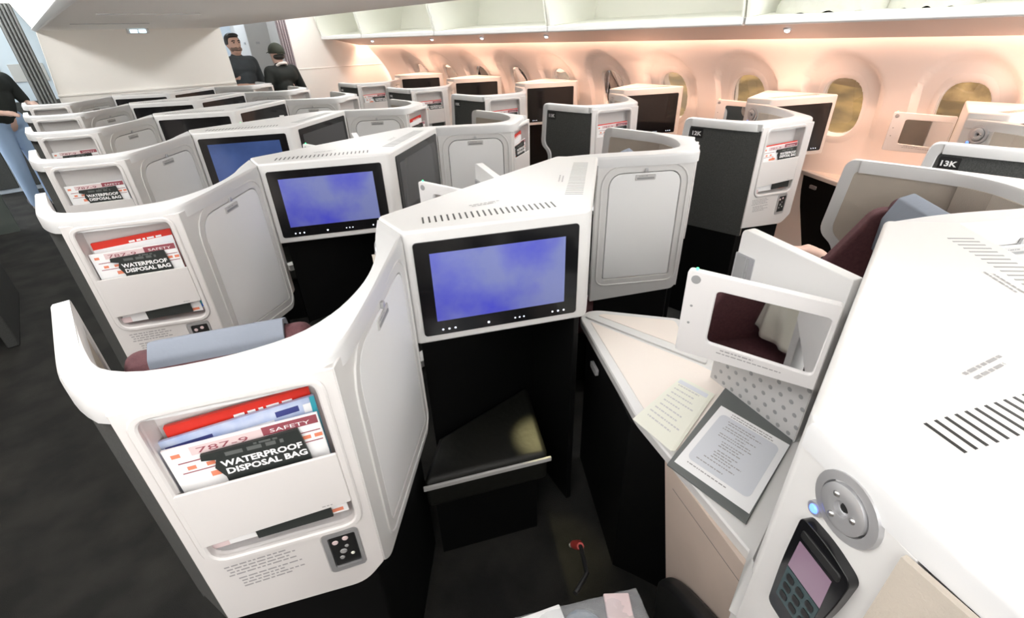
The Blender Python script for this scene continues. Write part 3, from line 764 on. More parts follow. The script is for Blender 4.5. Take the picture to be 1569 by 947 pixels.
def Fc(u, v, e): z = lerp4([q[0], q[1], q[2], q[3]], u, 1 - v); return (z.x - .008, z.y + .006, ZD + .0075 + e)
p.dashes(Fc, .1, .86, .8, 9, .085, .022, 0, 1, seed=60)
p.plate(Fc, rrect(.05, .90, .95, .97, .01, 2), [], 0, .0002, 2)
tag(p.build('paper_sheets', ['creampaper', 'lightgrey', 'bluegrey'], None), 'cream printed sheets lying on the side desk beside the menu folder', 'papers')

# bedding packed in a clear bag on the seat
t = thing('bagged_bedding', 'clear plastic bag with white card and blue-grey pad on the seat at the bottom edge', 'plastic bag', (.425, .292, .462), rz=-.53)
p = Part(); p.grid(lambda u, v: ((u - .5) * .36, (v - .5) * .24, .05 * (math.sin(math.pi * u) * math.sin(math.pi * v)) ** .5 + .006 * math.sin(31 * u + 9 * v) * math.sin(23 * v)), 30, 22)
p.grid(lambda u, v: ((u - .5) * .36, (.5 - v) * .24, .001), 4, 4)
p.build('film', 'poly', t)
p = Part(); p.ball((.02, .02, .022), (.055, .075, .022)); p.build('pad', 'pad', t)
p = Part(); p.box((-.08, .02, .015), (.15, .18, .012), .1); p.build('card', 'paper', t, bevel=.003)
p = Part(); p.box((.11, .05, .018), (.06, .12, .012), -.2); p.build('booklet', 'pinkprint', t, bevel=.003)
# cream blanket added on the seat to give the mirror cream folds to reflect
t = Part(); f = Vector((.4, .917)); r = Vector((.917, -.4)); o = Vector((.045, -.245))
def bl(u, v):
    a = (u - .5) * .46; d = .215 + .05 * v + .014 * math.sin(14 * u + 3 * v) + .010 * math.sin(31 * u - 4 * v); q = o + r * a + f * d
    return (q.x, q.y, 1.0 - .49 * v + .012 * math.sin(9 * u))
t.grid(bl, 40, 24); bo = t.build('blanket', 'creamblanket'); sd = bo.modifiers.new('solid', 'SOLIDIFY'); sd.thickness = .012
tag(bo, 'added cream blanket draped on the seat, put there for its mirror reflection', 'blanket')
# belt tag hanging in the foot space
p = Part(); p.tube([(.70, .545, .31), (.69, .52, .345), (.672, .50, .38)], [.012, .014, .010], 10, 0); p.tube([(.705, .56, .285), (.70, .545, .312)], [.007, .010], 8, 1)
p.tube([(.672, .50, .38), (.60, .42, .43), (.53, .40, .452)], .006, 8, 2)
tag(p.build('belt_buckle', ['beltred', 'creampaper', 'black'], None), 'small red and tan belt end in the dark foot space', 'belt buckle')
# black armrest at the bottom edge
t = thing('armrest', 'black rounded armrest beside the beige side panel at the bottom edge', 'armrest', (0, 0, 0))
p = Part(); Fa = frame((.853, .393), (.690, .066))
p.plate(Fa, rpoly([(.135, .20), (.118, .36), (.16, .405), (.20, .43), (.30, .475), (.40, .48), (.40, .25), (.22, .20)], [.02, .03, .03, .03, .03, .03, .03, .03]), [], .004, .05)
p.build('pad', 'black', t, bevel=.015, seg=3)
p = Part(); p.plate(Fa, [(.20, 0), (.38, 0), (.38, .27), (.20, .22)], [], .01, .04); p.build('post', 'dark', t)

# ------------------------------------------------------------------ cabin shell
def P(name, m, **k): pass
p = Part(); p.box((1, 4, -.03), (8, 15, .06)); struct(p.build('floor', 'carpet'))
XC = 1.045      # cabin centre line
YB = 6.95       # bulkhead
prof = [(0, 3.80), (.5, 3.95), (.9, 3.985), (1.2, 3.90), (1.35, 3.80), (1.5, 3.66), (1.64, 3.56)]
def px(z):
    for (a, xa), (b, xb) in zip(prof[:-1], prof[1:]):
        if z <= b: return xa + (xb - xa) * (z - a) / (b - a)
    return prof[-1][1]
def pxs(z): return (px(z - .06) + px(z) + px(min(z + .06, 1.64))) / 3
WY = [1.06 + .625 * k for k in range(-2, 9)]
WZ, WH, WW = 1.135, .195, .128
def oval(y, z, yc, k=1.0): return (abs((y - yc) / (WW * k)) ** 2.6 + abs((z - WZ) / (WH * k)) ** 2.6) < 1
def recess(y, z):
    yc = min(WY, key=lambda w: abs(w - y)); dy = abs(y - yc)
    R = .235
    s = math.hypot(dy, max(0, z - 1.235)) - R if z > 1.235 else dy - R
    k = max(0, min(1, -s / .022)); k = k * k * (3 - 2 * k)
    fade = max(0, min(1, (z - .80) / .35))
    return .052 * k * fade
def sidewall(sign, name):
    Y0, Y1, Z0, Z1 = -1.6, YB - .05, .0, 1.62
    def fn(u, v):
        y = Y0 + (Y1 - Y0) * u; z = Z0 + (Z1 - Z0) * v; x = pxs(z) + recess(y, z)
        return (x if sign > 0 else 2 * XC - x, y, z)
    def keep(u, v):
        y = Y0 + (Y1 - Y0) * u; z = Z0 + (Z1 - Z0) * v
        return not any(oval(y, z, w, 1.02) for w in WY if abs(w - y) < .3)
    p = Part(); p.grid(fn, 440, 81, 0, keep); return struct(p.build(name, 'side'))
sidewall(1, 'wall_right')
n = 28
for i, yc in enumerate(WY):
    def ring(k, dx):
        out = []
        for a in range(n):
            w = 2 * math.pi * a / n; c, s = math.cos(w), math.sin(w)
            y = yc + WW * k * math.copysign(abs(c) ** (2 / 2.6), c); z = WZ + WH * k * math.copysign(abs(s) ** (2 / 2.6), s)
            out.append((pxs(z) + recess(yc, z) + dx, y, z))
        return out
    p = Part(); rs = [ring(1.22, .001), ring(1.10, -.006), ring(.98, -.002), ring(.95, .018), ring(.92, .045)]
    vs = [q for r in rs for q in r]; fs = []
    for a in range(len(rs) - 1):
        for k in range(n): fs.append((a * n + k, a * n + (k + 1) % n, (a + 1) * n + (k + 1) % n, (a + 1) * n + k))
    p.add(vs, fs); w = struct(p.build('window_%d' % (i + 1), 'side'))
    p = Part(); r = ring(.945, .030); p.add(r, [list(range(n))]); g = p.build('pane', 'pane', w)
# outside: apron, terminal front with lit windows
p = Part(); p.box((16, 4, -3.0), (24, 50, .1)); struct(p.build('ground', 'night'))
t = thing('terminal_building', 'brown night-lit terminal front seen through the cabin windows', 'building', (16, 8, -3))
p = Part(); p.box((0, 0, 4), (1, 50, 8)); p.build('wall', 'termwall', t)
for i in range(8):
    p = Part(); p.box((-.55, -20 + i * 5.5, 2.2 + (i % 3) * .8), (.1, 3.0, .5)); p.build('lit_window', 'litwin', t)
# left side wall, plain
p = Part(); p.grid(lambda u, v: (2 * XC - px(v * 1.64), -1.6 + u * (YB + 1.4), v * 1.64), 8, 16); struct(p.build('wall_left', 'side'))

# overhead service strip and bins, right and left
def xm(x, s): return x if s > 0 else 2 * XC - x
def strip(name, m, pts, y0, y1, s, th=.012):
    p = Part(); o = [(xm(x, s), z) for x, z in pts]
    p.plate(lambda u, v, e: (u, e, v), o, [], y0, y1); return p.build(name, m, None, bevel=.0)
for s, nm in ((1, 'right'), (-1, 'left')):
    struct(strip('trim_1' if s > 0 else 'trim_2', 'psu', [(3.04, 1.655), (3.06, 1.668), (3.505, 1.566), (3.505, 1.553)], -1.6, YB - .03, s))
    struct(strip('trim_3' if s > 0 else 'trim_4', 'psu', [(3.50, 1.63), (3.62, 1.64), (3.62, 1.65), (3.50, 1.64)], -1.6, YB - .03, s))
bin_edges = [YB - .04, 5.80, 4.345, 2.86, 1.377, -.105, -1.6]
blab = ['farthest open overhead bin by the bulkhead', 'open overhead bin second from the bulkhead', 'open overhead bin third from the bulkhead', 'wide open empty overhead bin over the window row, middle of view', 'open overhead bin holding white wrapped bedding', 'overhead bin past the right edge']
for s in (1, -1):
    for i in range(6):
        y1, y0 = bin_edges[i], bin_edges[i + 1]
        if s < 0 and i > 3: continue
        t = thing('overhead_bin', blab[i] if s > 0 else 'left side overhead bin above the left aisle, %s from the bulkhead' % ORD[i + 1], 'overhead bin', group='open overhead bins on the right' if s > 0 else 'overhead bins on the left')
        def B(name, m, pts, a, b, bev=.004):
            p = Part(); p.plate(lambda u, v, e: (u, e, v), [(xm(x, s), z) for x, z in pts], [], a, b); return p.build(name, m, t, bevel=bev)
        B('bucket_lip', 'binlip', [(2.985, 1.632), (3.03, 1.628), (3.05, 1.665), (2.985, 1.672)], y0 + .006, y1 - .006, .008)
        B('bucket_floor', 'binwhite', [(3.04, 1.66), (3.50, 1.70), (3.50, 1.715), (3.03, 1.672)], y0 + .006, y1 - .006)
        B('bucket_back', 'binwhite', [(3.49, 1.70), (3.60, 2.06), (3.62, 2.06), (3.51, 1.70)], y0 + .006, y1 - .006)
        ep = [(2.99, 1.67), (3.5, 1.71), (3.60, 2.06), (3.15, 2.20), (2.93, 1.93)]
        B('end_panel', 'binwhite', ep, y0 + .006, y0 + .02); B('end_panel', 'binwhite', ep, y1 - .03, y1 - .006)
        B('bin_top', 'binwhite', [(3.10, 2.20), (3.62, 2.05), (3.62, 2.07), (3.10, 2.22)], y0 + .006, y1 - .006)
# reading lamps on the service strip
for i, (x, y, z) in enumerate([(3.25, 6.05, 1.609), (3.25, 4.77, 1.609), (3.25, 3.95, 1.609), (3.25, 3.12, 1.609), (3.25, 1.24, 1.609)]):
    p = Part(); p.lathe(lambda u, v, e: (x + u, y + v, z - e - u * .22), 0, 0, [(.022, 0), (.021, .008), (.016, .010)], 16, 0); p.lathe(lambda u, v, e: (x + u, y + v, z - e - u * .22), 0, 0, [(.015, .008), (.012, .016), (.004, .019)], 14, 1)
    tag(p.build('reading_light', ['satin', 'lamp'], None), ['farthest small lit reading light under the right bins', 'second farthest lit reading light under the right bins', 'middle lit reading light under the right bins', 'lit reading light above the window consoles, second nearest', 'nearest lit reading light under the bedding bin'][i], 'reading light', 'reading lights under the right bins')
# wrapped bedding in the bin
for i, (y0, y1, h, lab) in enumerate(((1.30, .74, .15, 'white wrapped bedding pack in the open bin, left one'), (.78, .42, .12, 'creased cream bedding pack in the open bin, right one'))):
    p = Part()
    def fn(u, v, y0=y0, y1=y1, h=h, i=i):
        y = y0 + (y1 - y0) * u; a = math.pi * v; b = (math.sin(math.pi * u) ** .35) if 0 < u < 1 else 0
        wr = .012 * math.sin(26 * u + 5 * v + i) * math.sin(9 * v + 3 * u)
        return (3.22 - (.15 * b + .005) * math.cos(a) , y, 1.672 + (.15 - .15 * math.cos(a)) * .05 + (h * math.sin(a) ** .6 * b if 0 < v < 1 else 0) + wr * b)
    p.grid(fn, 36, 18); 
    if i == 1: p.box((3.10, .64, 1.76), (.03, .06, .006), 0, 1)
    tag(p.build('bedding_pack', ['blanket', 'navy'], None), lab, 'bedding pack', 'bedding packs in the open bin')

# ceiling, centre bins, bulkhead
p = Part(); p.box((XC, 3.2, 2.33), (6.2, 13.5, .05)); struct(p.build('ceiling', 'ceil'))
p = Part()
p.plate(lambda u, v, e: (u, e, v), rpoly([(.20, 1.80), (.28, 1.785), (1.78, 1.785), (1.86, 1.80), (2.0, 2.10), (1.9, 2.31), (.15, 2.31), (.08, 2.10)], [.02, .06, .06, .02, .06, 0, 0, .06]), [], -.75, YB)
for k in range(4): p.box((.62 + .02 * k, 5.2 - 1.5 * k, 1.783), (.5, .015, .004), 0, 1)
o = p.build('centre_overhead_bin', ['ceil', 'lightgrey'], None, smooth=True)
tag(o, 'grey-beige underside of the centre overhead bins running along the top left', 'overhead bin')
p = Part(); p.plate(lambda u, v, e: (u, e, v), rpoly([(.185, 1.795), (.215, 1.775), (.245, 1.785), (.21, 1.82)], .008), [], -.75, YB); tag(p.build('bin_edge_trim', 'binlip', None), 'bright white edge strip along the left side of the centre bins', 'trim strip')
p = Part(); bl = [(.155, 0), (1.845, 0), (1.845, 1.2), (1.825, 2.31), (.265, 2.31), (.165, 1.2)]
p.plate(lambda u, v, e: (u, -e, v), bl, [], -YB - .06, -YB); 
p.plate(lambda u, v, e: (u, -e, v), [(.16, 1.205), (1.84, 1.205), (1.84, 1.225), (.16, 1.225)], [], -YB, -YB + .012)
struct(p.build('wall_front', 'wallcream', None, bevel=.004))
p = Part(); p.plate(lambda u, v, e: (u, -e, v), [(2.66, 0), (4.0, 0), (4.0, 1.64), (3.62, 1.70), (3.62, 2.31), (2.54, 2.31), (2.58, 1.62)], [], -YB - .06, -YB + .0)
p.plate(lambda u, v, e: (u, -e, v), [(2.62, 1.305), (3.9, 1.305), (3.9, 1.315), (2.62, 1.315)], [], -YB, -YB + .006)
struct(p.build('wall_front_right', 'wallcream', None, bevel=.004))
p = Part(); p.plate(lambda u, v, e: (u, -e, v), [(-2.0, 0), (-.62, 0), (-.62, 2.31), (-2.0, 2.31)], [], -YB - .06, -YB); struct(p.build('wall_front_left', 'greengrey', None))
p = Part(); p.plate(lambda u, v, e: (u, -e, v), [(-.62, 2.02), (.26, 1.97), (.26, 2.31), (-.62, 2.31)], [], -YB - .06, -YB); struct(p.build('trim_5', 'wallcream', None))
p = Part(); p.plate(lambda u, v, e: (u, -e, v), [(1.82, 1.86), (2.60, 1.86), (2.60, 2.31), (1.82, 2.31)], [], -YB - .06, -YB); struct(p.build('trim_6', 'ceil', None))
# lit lavatory sign under the centre bins
t = thing('ceiling_sign', 'small white overhead sign box with two lit pale blue squares', 'sign', (1.0, 6.72, 1.785))
p = Part(); p.box((0, 0, -.02), (.19, .06, .05)); p.build('housing', 'white', t, bevel=.008)
for dx in (-.04, .035):
    p = Part(); p.box((dx, -.032, -.025), (.062, .006, .030)); p.build('lit_square', 'signlit', t, bevel=.002)
# galley beyond
p = Part(); p.box((XC, 10.2, 1.15), (6, .1, 2.4)); struct(p.build('wall_back', 'galley'))
p = Part(); p.box((2.86, 8.7, 1.15), (.05, 2.9, 2.3)); struct(p.build('trim_7', 'white'))
t = thing('galley_cupboard', 'white galley cupboard with latches just beyond the right doorway', 'cupboard', (2.70, 8.6, 0))
p = Part(); p.box((0, 0, 1.1), (.36, .5, 2.2)); p.build('body', 'white', t, bevel=.01)
for z in (.9, 1.62):
    p = Part(); p.box((-.185, -.1, z), (.012, .05, .03)); p.box((-.05, -.256, z), (.05, .012, .03)); p.build('latch', 'satin', t, bevel=.002)
t = thing('galley_unit', 'pale teal galley unit seen past the left curtain', 'galley unit', (-.35, 9.4, 0))
p = Part(); p.box((0, 0, 1.1), (1.3, .7, 2.2)); p.build('body', 'galley', t, bevel=.01)
for i in range(3):
    p = Part(); p.box((-.43 + .43 * i, -.365, .56), (.38, .03, 1.0)); p.build('cart_door', 'fabric', t, bevel=.01)
for i in range(3):
    p = Part(); p.box((-.45 + .42 * i, -.355, 1.38), (.34, .015, .20)); p.build('cupboard_door', 'lightgrey', t, bevel=.005)
    p = Part(); p.box((-.45 + .42 * i, -.37, 1.38), (.09, .012, .05)); p.build('handle', 'grey', t, bevel=.003)

def curtain(label, x0, x1, lean, m, y=YB - .06, z0=.02, z1=2.0, folds=5):
    p = Part()
    def fn(u, v):
        z = z1 + (z0 - z1) * v
        return (x0 + (x1 - x0) * u + lean * v * (1.5 - v), y + .022 * math.sin(u * folds * 2 * math.pi + .6 * v) + .0, z)
    p.grid(fn, 60, 24); q = Part(); q.v = p.v; q.f = p.f; q.m = p.m
    o = q.build('curtain', m); sd = o.modifiers.new('solid', 'SOLIDIFY'); sd.thickness = .006
    return tag(o, label, 'curtain')
curtain('grey curtain tied back beside the left aisle at the bulkhead', -.02, .12, .03, 'curtain')
curtain('mauve curtain hanging at the right edge of the doorway', 2.44, 2.56, .05, 'mauvecurtain', folds=4)

# left aisle: edge of the next column of suites
t = thing('window_seat_shell', 'grey-green seat side panel at the left edge of the aisle', 'seat shell', (0, 0, 0))
F = frame((-.64, 4.0), (-.64, 5.0))
p = Part(); p.plate(F, rpoly([(0, 0), (1, 0), (1, 1.15), (.1, 1.15), (0, .7)], [0, 0, .05, .05, .1]), [], -.06, 0); p.build('side_panel', 'fabric', t, bevel=.01)
p = Part(); p.plate(F, rpoly([(.1, 1.15), (1, 1.15), (1, 1.2), (.1, 1.2)], .01), [], -.07, .005); p.build('top_rail', 'greengrey', t, bevel=.008)

# ------------------------------------------------------------------ people
def blob(name, m, caps, parent=None, vox=.014, sm=6):
    """one continuous skin over tapered limbs: capsules (p0,p1,r0,r1) and ellipsoids (c,(rx,ry,rz))"""
    p = Part()
    for c in caps:
        if len(c) == 2: p.ball(c[0], c[1], 0, 18, 12)
        else:
            a, b, r0, r1 = c; a, b = Vector(a), Vector(b); p.tube([a, a.lerp(b, .5), b], [r0, (r0 + r1) / 2, r1], 14); p.ball(a, r0, 0, 14, 8); p.ball(b, r1, 0, 14, 8)
    o = p.build(name, m, parent)
    r = o.modifiers.new('remesh', 'REMESH'); r.mode = 'VOXEL'; r.voxel_size = vox; r.use_smooth_shade = True
    s = o.modifiers.new('smooth', 'SMOOTH'); s.factor = .5; s.iterations = sm
    return o
def hand(c, d, up, side):
    """five separate curled fingers and a palm; d = pointing direction"""
    c, d, up = Vector(c), Vector(d).normalized(), Vector(up).normalized(); sd = d.cross(up).normalized() * side
    out = [(c, c + d * .06, .026, .030)]
    for k, l in enumerate((.058, .068, .072, .062)):
        b = c + d * .075 + sd * (.030 - .019 * k); m = b + d * l * .55 - up * .006; e = m + d * l * .4 - up * .022
        out += [(b - d * .02, m, .0085, .008), (m, e, .008, .0068)]
    b = c + d * .02 + sd * .028; m = b + d * .035 + sd * .022; out += [(b, m, .010, .009), (m, m + d * .028 - up * .008, .009, .0075)]
    return out
def person(label, loc, rz, arms, skin='skin', shirt='tee', pants='trousers', hair='hair', cap=False, lean=0.0, turn=0.0, short=True, height=1.75, shoe='black', seated=False, legs=None, headtilt=0.0):
    """figure facing -Y in its own frame, standing at the origin"""
    t = thing('person', label, 'person', loc, rz=rz); k = height / 1.75
    V = lambda x, y, z: (x * k, (y - lean * max(0, z - .95)) * k, z * k)
    hz = 1.615; hy = -.015
    body = [(V(0, 0, 1.0), V(0, 0, 1.22), .135 * k, .125 * k), (V(-.07, 0, 1.36), V(.07, 0, 1.36), .115 * k, .115 * k), (V(-.165, .0, 1.41), V(.165, .0, 1.41), .066 * k, .066 * k),
            (V(0, .0, 1.42), V(0, hy, 1.54), .060 * k, .056 * k)]
    H = V(0, hy, hz); Hh = V(0, hy - .018, hz - .065)
    body += [(H, (.077 * k, .096 * k, .105 * k)), (Hh, (.060 * k, .074 * k, .070 * k))]
    body += [(V(-.09, 0, .98), V(-.10, -.01, .52), .092 * k, .060 * k), (V(.09, 0, .98), V(.10, -.01, .52), .092 * k, .060 * k), (V(-.10, -.01, .52), V(-.10, .02, .09), .058 * k, .038 * k), (V(.10, -.01, .52), V(.10, .02, .09), .058 * k, .038 * k)]
    # nose and ears
    ny = hy - .105
    body += [(V(0, ny + .012, hz + .015), V(0, ny - .006, hz - .030), .009 * k, .014 * k), (V(-.078, hy + .01, hz - .015), (.010 * k, .018 * k, .028 * k)), (V(.078, hy + .01, hz - .015), (.010 * k, .018 * k, .028 * k))]
    sleeves = []
    for s, (el, wr) in zip((-1, 1), arms):
        sh = (s * .185, .0, 1.40)
        body += [(V(*sh), V(*el), .050 * k, .040 * k), (V(*el), V(*wr), .040 * k, .028 * k)]
        d = Vector(V(*wr)) - Vector(V(*el)); body += hand(V(*wr), d, (0, -.5, .8), s)
        sleeves += [(V(*sh), V(*el), .062 * k, .052 * k)] if short else [(V(*sh), V(*el), .062 * k, .050 * k), (V(*el), V(*wr), .050 * k, .038 * k)]
    if short:
        for i, (s, (el, wr)) in enumerate(zip((-1, 1), arms)):
            sh = Vector((s * .185, 0, 1.40)); e2 = sh.lerp(Vector(el), .8); sleeves[i] = (V(*sh), V(*e2), .064 * k, .056 * k)
    b = blob('body', skin, body, t, .011, 4)
    sh = [(V(-.03, 0, 1.05), V(.03, 0, 1.22), .150 * k, .140 * k), (V(-.08, 0, 1.355), V(.08, 0, 1.355), .126 * k, .126 * k), (V(-.165, 0, 1.405), V(.165, 0, 1.405), .076 * k, .076 * k), (V(0, 0, 1.40), V(0, hy + .01, 1.475), .075 * k, .066 * k)] + sleeves
    blob('shirt', shirt, sh, t, .013, 5)
    blob('trousers', pants, [(V(-.09, 0, .98), V(-.10, -.01, .52), .108 * k, .076 * k), (V(.09, 0, .98), V(.10, -.01, .52), .108 * k, .076 * k), (V(-.10, -.01, .52), V(-.10, .02, .10), .076 * k, .060 * k), (V(.10, -.01, .52), V(.10, .02, .10), .076 * k, .060 * k), (V(-.05, 0, 1.0), V(.05, 0, 1.0), .130 * k, .130 * k)], t, .014, 5)
    for s in (-1, 1):
        blob('shoe', shoe, [(V(s * .10, .03, .05), V(s * .10, -.15, .04), .048 * k, .040 * k), (V(s * .10, .03, .03), V(s * .10, -.15, .03), .03 * k, .03 * k)], t, .012, 4)
    if cap:
        c = Part()
        def dome(u, v):
            th = 2 * math.pi * u; ph = math.pi * .56 * v
            return V(.089 * math.sin(ph) * math.cos(th), hy + .004 + .108 * math.sin(ph) * math.sin(th), hz + .02 + .100 * math.cos(ph))
        c.grid(dome, 28, 12)
        c.grid(lambda u, v: V(.075 * math.sin((u - .5) * 2.6), hy - .075 - .085 * v * math.cos((u - .5) * 2.4), hz + .022 - .014 * v - .02 * (u - .5) ** 2), 12, 5)
        c.tube([V(-.055, hy + .098, hz + .0), V(0, hy + .113, hz - .008), V(.055, hy + .098, hz + .0)], .007, 8)
        co = c.build('cap', 'capcloth', t); sd = co.modifiers.new('s', 'SOLIDIFY'); sd.thickness = .004
        blob('hair', hair, [(V(0, hy + .035, hz - .035), (.078 * k, .070 * k, .045 * k))], t, .01, 3)
        cl = Part(); cl.tube([V(-.07, .035, 1.475), V(-.045, .07, 1.50), V(0, .082, 1.505), V(.045, .07, 1.50), V(.07, .035, 1.475)], .017, 10); cl.build('collar', 'collar', t)
    else:
        blob('hair', hair, [(V(0, hy + .030, hz + .045), (.084 * k, .088 * k, .078 * k)), (V(0, hy - .035, hz + .090), (.066 * k, .052 * k, .030 * k)), (V(-.072, hy + .02, hz + .02), (.016 * k, .05 * k, .05 * k)), (V(.072, hy + .02, hz + .02), (.016 * k, .05 * k, .05 * k))], t, .009, 3)
    f = Part()
    for s in (-1, 1):
        f.ball(V(s * .031, hy - .088, hz + .012), (.011 * k, .008 * k, .006 * k), 0, 10, 6)
        f.tube([V(s * .016, hy - .093, hz + .030), V(s * .034, hy - .091, hz + .035), V(s * .052, hy - .078, hz + .028)], .005 * k, 6, 0)
    f.tube([V(-.026, hy - .088, hz - .062), V(0, hy - .097, hz - .062), V(.026, hy - .088, hz - .062)], .006 * k, 6, 1)
    f.build('face', ['hair', 'lips'], t)
    return t
cross = [((-.235, -.02, 1.13), (.06, -.20, 1.14)), ((.235, -.02, 1.13), (-.06, -.19, 1.10))]
man = person('dark-haired man in a slate t-shirt with crossed arms, facing us in the doorway', (2.055, 7.42, 0), .15, cross, height=1.755, skin='skin')
fb = Part()
blob('beard', 'stubble', [((0, -.082 * 1, 1.545 * 1.011), (.052, .036, .030)), ((-.05, -.05, 1.56), (.018, .035, .03)), ((.05, -.05, 1.56), (.018, .035, .03))], man, .009, 2)
down = [((-.27, .03, 1.12), (-.22, -.16, .98)), ((.27, .03, 1.12), (.22, -.16, .98))]
person('person in dark green cap and black shirt, back turned to us', (2.345, 6.78, 0), math.pi + .25, down, shirt='blackshirt', cap=True, short=False, height=1.63, skin='skinlight')
person('person in black top and light blue jeans standing far along the left aisle', (-.34, 7.75, 0), .5, [((-.26, -.06, 1.14), (-.12, -.28, 1.10)), ((.26, -.04, 1.14), (.16, -.32, 1.16))], shirt='blackshirt', pants='jeans', short=True, height=1.70, skin='skinlight', shoe='shoe')
t = thing('duffel_bag', 'dark grey soft bag on the left aisle floor beside the blue jeans', 'bag', (-.33, 8.0, 0))
blob('body', 'bagcloth', [((-.12, 0, .07), (.12, 0, .07), .075, .07)], t, .013, 4)
p = Part(); p.tube([(-.1, -.03, .12), (-.07, -.03, .17), (.07, -.03, .17), (.1, -.03, .12)], .009, 8); p.build('handle', 'black', t)
# hand showing behind the beige wing (passenger seated across the aisle)
t = thing('person', 'crouching person in black, pale hand beside the beige wing at right', 'person', (2.45, .10, 0))
blob('body', 'skinlight', [((.02, -.10, .42), (-.02, .10, .72), .13, .11), ((-.14, .10, .74), (.12, .10, .74), .06, .06), ((-.02, .13, .74), (-.03, .17, .77), .05, .05), ((-.03, .19, .775), (.075, .09, .095)), ((-.14, .10, .74), (-.18, .27, .62), .045, .038), ((-.18, .27, .62), (-.13, .43, .735), .036, .027), ((.14, .10, .74), (.14, .30, .55), .045, .03),
    ((-.07, -.10, .40), (-.07, .22, .42), .085, .06), ((.09, -.10, .40), (.09, .22, .42), .085, .06), ((-.07, .22, .42), (-.07, .02, .09), .058, .04), ((.09, .22, .42), (.09, .02, .09), .058, .04)] + hand((-.13, .43, .735), (-.55, .75, .30), (.3, -.1, .9), 1) + hand((.14, .30, .55), (0, .6, -.6), (0, .5, .5), -1), t, .010, 3)
blob('jacket', 'blackshirt', [((.02, -.10, .44), (-.02, .10, .70), .148, .128), ((-.14, .10, .73), (.12, .10, .73), .074, .074), ((-.14, .10, .74), (-.18, .27, .62), .060, .052), ((-.18, .27, .62), (-.14, .40, .71), .050, .040), ((.14, .10, .74), (.14, .27, .58), .058, .044)], t, .013, 4)
blob('trousers', 'trousers', [((-.07, -.10, .40), (-.07, .22, .42), .10, .076), ((.09, -.10, .40), (.09, .22, .42), .10, .076), ((-.07, .22, .42), (-.07, .02, .12), .074, .058), ((.09, .22, .42), (.09, .02, .12), .074, .058)], t, .014, 4)
blob('hair', 'hair', [((-.03, .18, .80), (.082, .095, .085))], t, .01, 3)
for x in (-.07, .09): blob('shoe', 'black', [((x, 0, .045), (x, .16, .04), .045, .036)], t, .012, 3)

# ------------------------------------------------------------------ lights
def area(name, loc, rot, sx, sy, e, col=(1, 1, 1)):
    l = bpy.data.lights.new(name, 'AREA'); l.shape = 'RECTANGLE'; l.size = sx; l.size_y = sy; l.energy = e; l.color = col
    o = bpy.data.objects.new(name, l); COL.objects.link(o); o.location = loc; o.rotation_euler = rot; return o
# ceiling wash strips over both aisles (lamp fixtures with a glowing diffuser)
for s, nm in ((1, 'right'), (-1, 'left')):
    x = xm(2.62, s)
    t = thing('ceiling_wash_light', 'long white ceiling wash lamp over the %s aisle' % nm, 'ceiling lamp', (x, 2.6, 2.29))
    p = Part(); p.box((0, 0, 0), (.30, 9.0, .03)); p.build('housing', 'white', t)
    p = Part(); p.box((0, 0, -.018), (.26, 8.9, .008)); p.build('diffuser', 'wash', t)
area('right_aisle_wash', (xm(2.62, 1), 2.6, 2.25), (0, math.radians(30), 0), .26, 8.9, 60, (1, 1, 1))
area('left_aisle_wash', (xm(2.62, -1), 2.6, 2.25), (0, math.radians(-58), 0), .26, 8.9, 78, (1, 1, 1))
t = thing('added_rear_panel', 'added glowing panel behind the camera, brightening the backs of the shells', 'ceiling lamp', (1.9, -2.0, 2.30))  # added panel out of view, brightens the surfaces turned towards the rear
p = Part(); p.box((0, 0, 0), (3.6, 1.9, .03)); p.build('housing', 'white', t)
p = Part(); p.box((0, 0, -.018), (3.5, 1.8, .008)); p.build('diffuser', 'wash', t)
area('added_rear_fill', (1.9, -2.0, 2.26), (math.radians(30), 0, 0), 3.5, 1.8, 46, (1, .99, .98))  # added fill light that goes with the rear panel
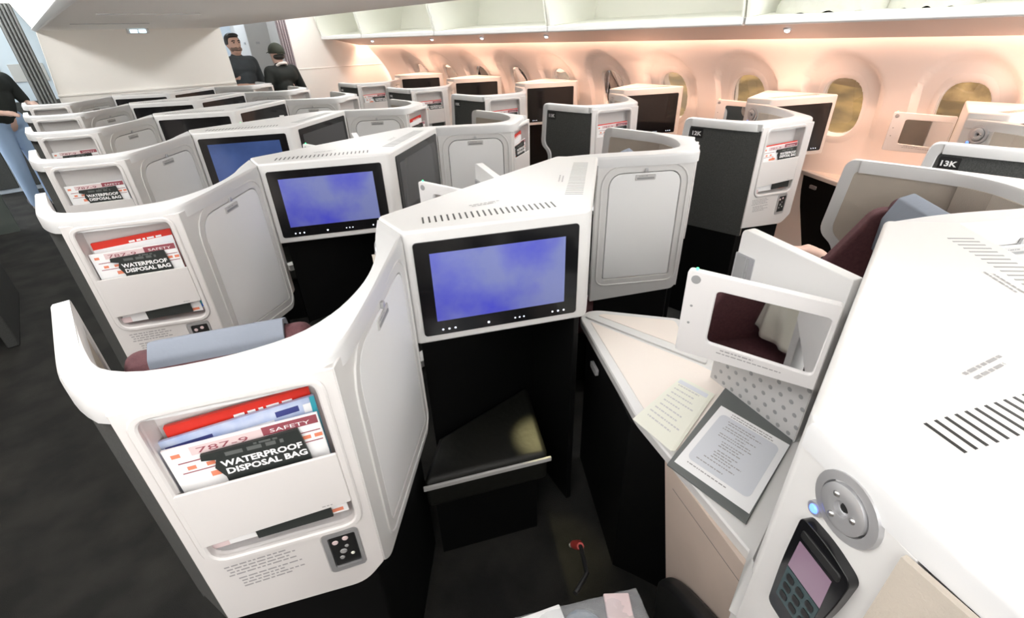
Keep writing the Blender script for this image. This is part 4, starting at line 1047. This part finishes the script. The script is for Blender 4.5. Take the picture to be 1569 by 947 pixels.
area('sidewall_accent', (3.545, 2.8, 1.615), (0, math.radians(8), 0), .05, 8.6, 40, (1, .62, .45))
area('galley_lamp', (2.2, 8.9, 2.25), (0, 0, 0), 1.0, 1.4, 11, (.85, .93, 1))
area('left_galley_lamp', (-.3, 8.2, 2.25), (0, 0, 0), .8, .8, 8, (.9, 1, .97))
def spot(name, loc, tgt, e, ang, col, r=.01):
    l = bpy.data.lights.new(name, 'SPOT'); l.energy = e; l.spot_size = math.radians(ang); l.spot_blend = 1.0; l.color = col; l.shadow_soft_size = r
    o = bpy.data.objects.new(name, l); COL.objects.link(o); o.location = loc; o.rotation_euler = (Vector(tgt) - Vector(loc)).to_track_quat('-Z', 'Y').to_euler(); return o
spot('footwell_lamp', (.945, S - .10, .80), (.862, S - .250, .43), 8, 30, (1, .88, .42))
l = bpy.data.lights.new('apron_lamp', 'POINT'); l.energy = 650; l.color = (1, .82, .55); l.shadow_soft_size = .5
o = bpy.data.objects.new('apron_lamp', l); COL.objects.link(o); o.location = (10.5, 4, 7)

w = bpy.data.worlds.new('cabin_world'); SC.world = w; w.use_nodes = True
w.node_tree.nodes['Background'].inputs['Color'].default_value = (1, 1, 1, 1)
w.node_tree.nodes['Background'].inputs['Strength'].default_value = 1.9

# ------------------------------------------------------------------ camera
R = [[0.73568999, -0.35722424, 0.57545728], [-0.67670385, -0.35147319, 0.64694551], [-0.02884681, -0.8653655, -0.50031032]]
cam = bpy.data.cameras.new('camera'); co = bpy.data.objects.new('camera', cam); COL.objects.link(co)
cam.sensor_width = 36; cam.sensor_fit = 'HORIZONTAL'; cam.lens = 36 * 729.7 / 1569; cam.clip_start = .02
m = Matrix(((R[0][0], -R[0][1], -R[0][2], 0), (R[1][0], -R[1][1], -R[1][2], 0), (R[2][0], -R[2][1], -R[2][2], EYE), (0, 0, 0, 1)))
co.matrix_world = m; SC.camera = co
vs = SC.view_settings; vs.view_transform = 'Standard'; vs.look = 'None'; vs.gamma = 1; vs.use_curve_mapping = False; vs.exposure = 0.76
SC.cycles.max_bounces = 8; SC.cycles.diffuse_bounces = 5
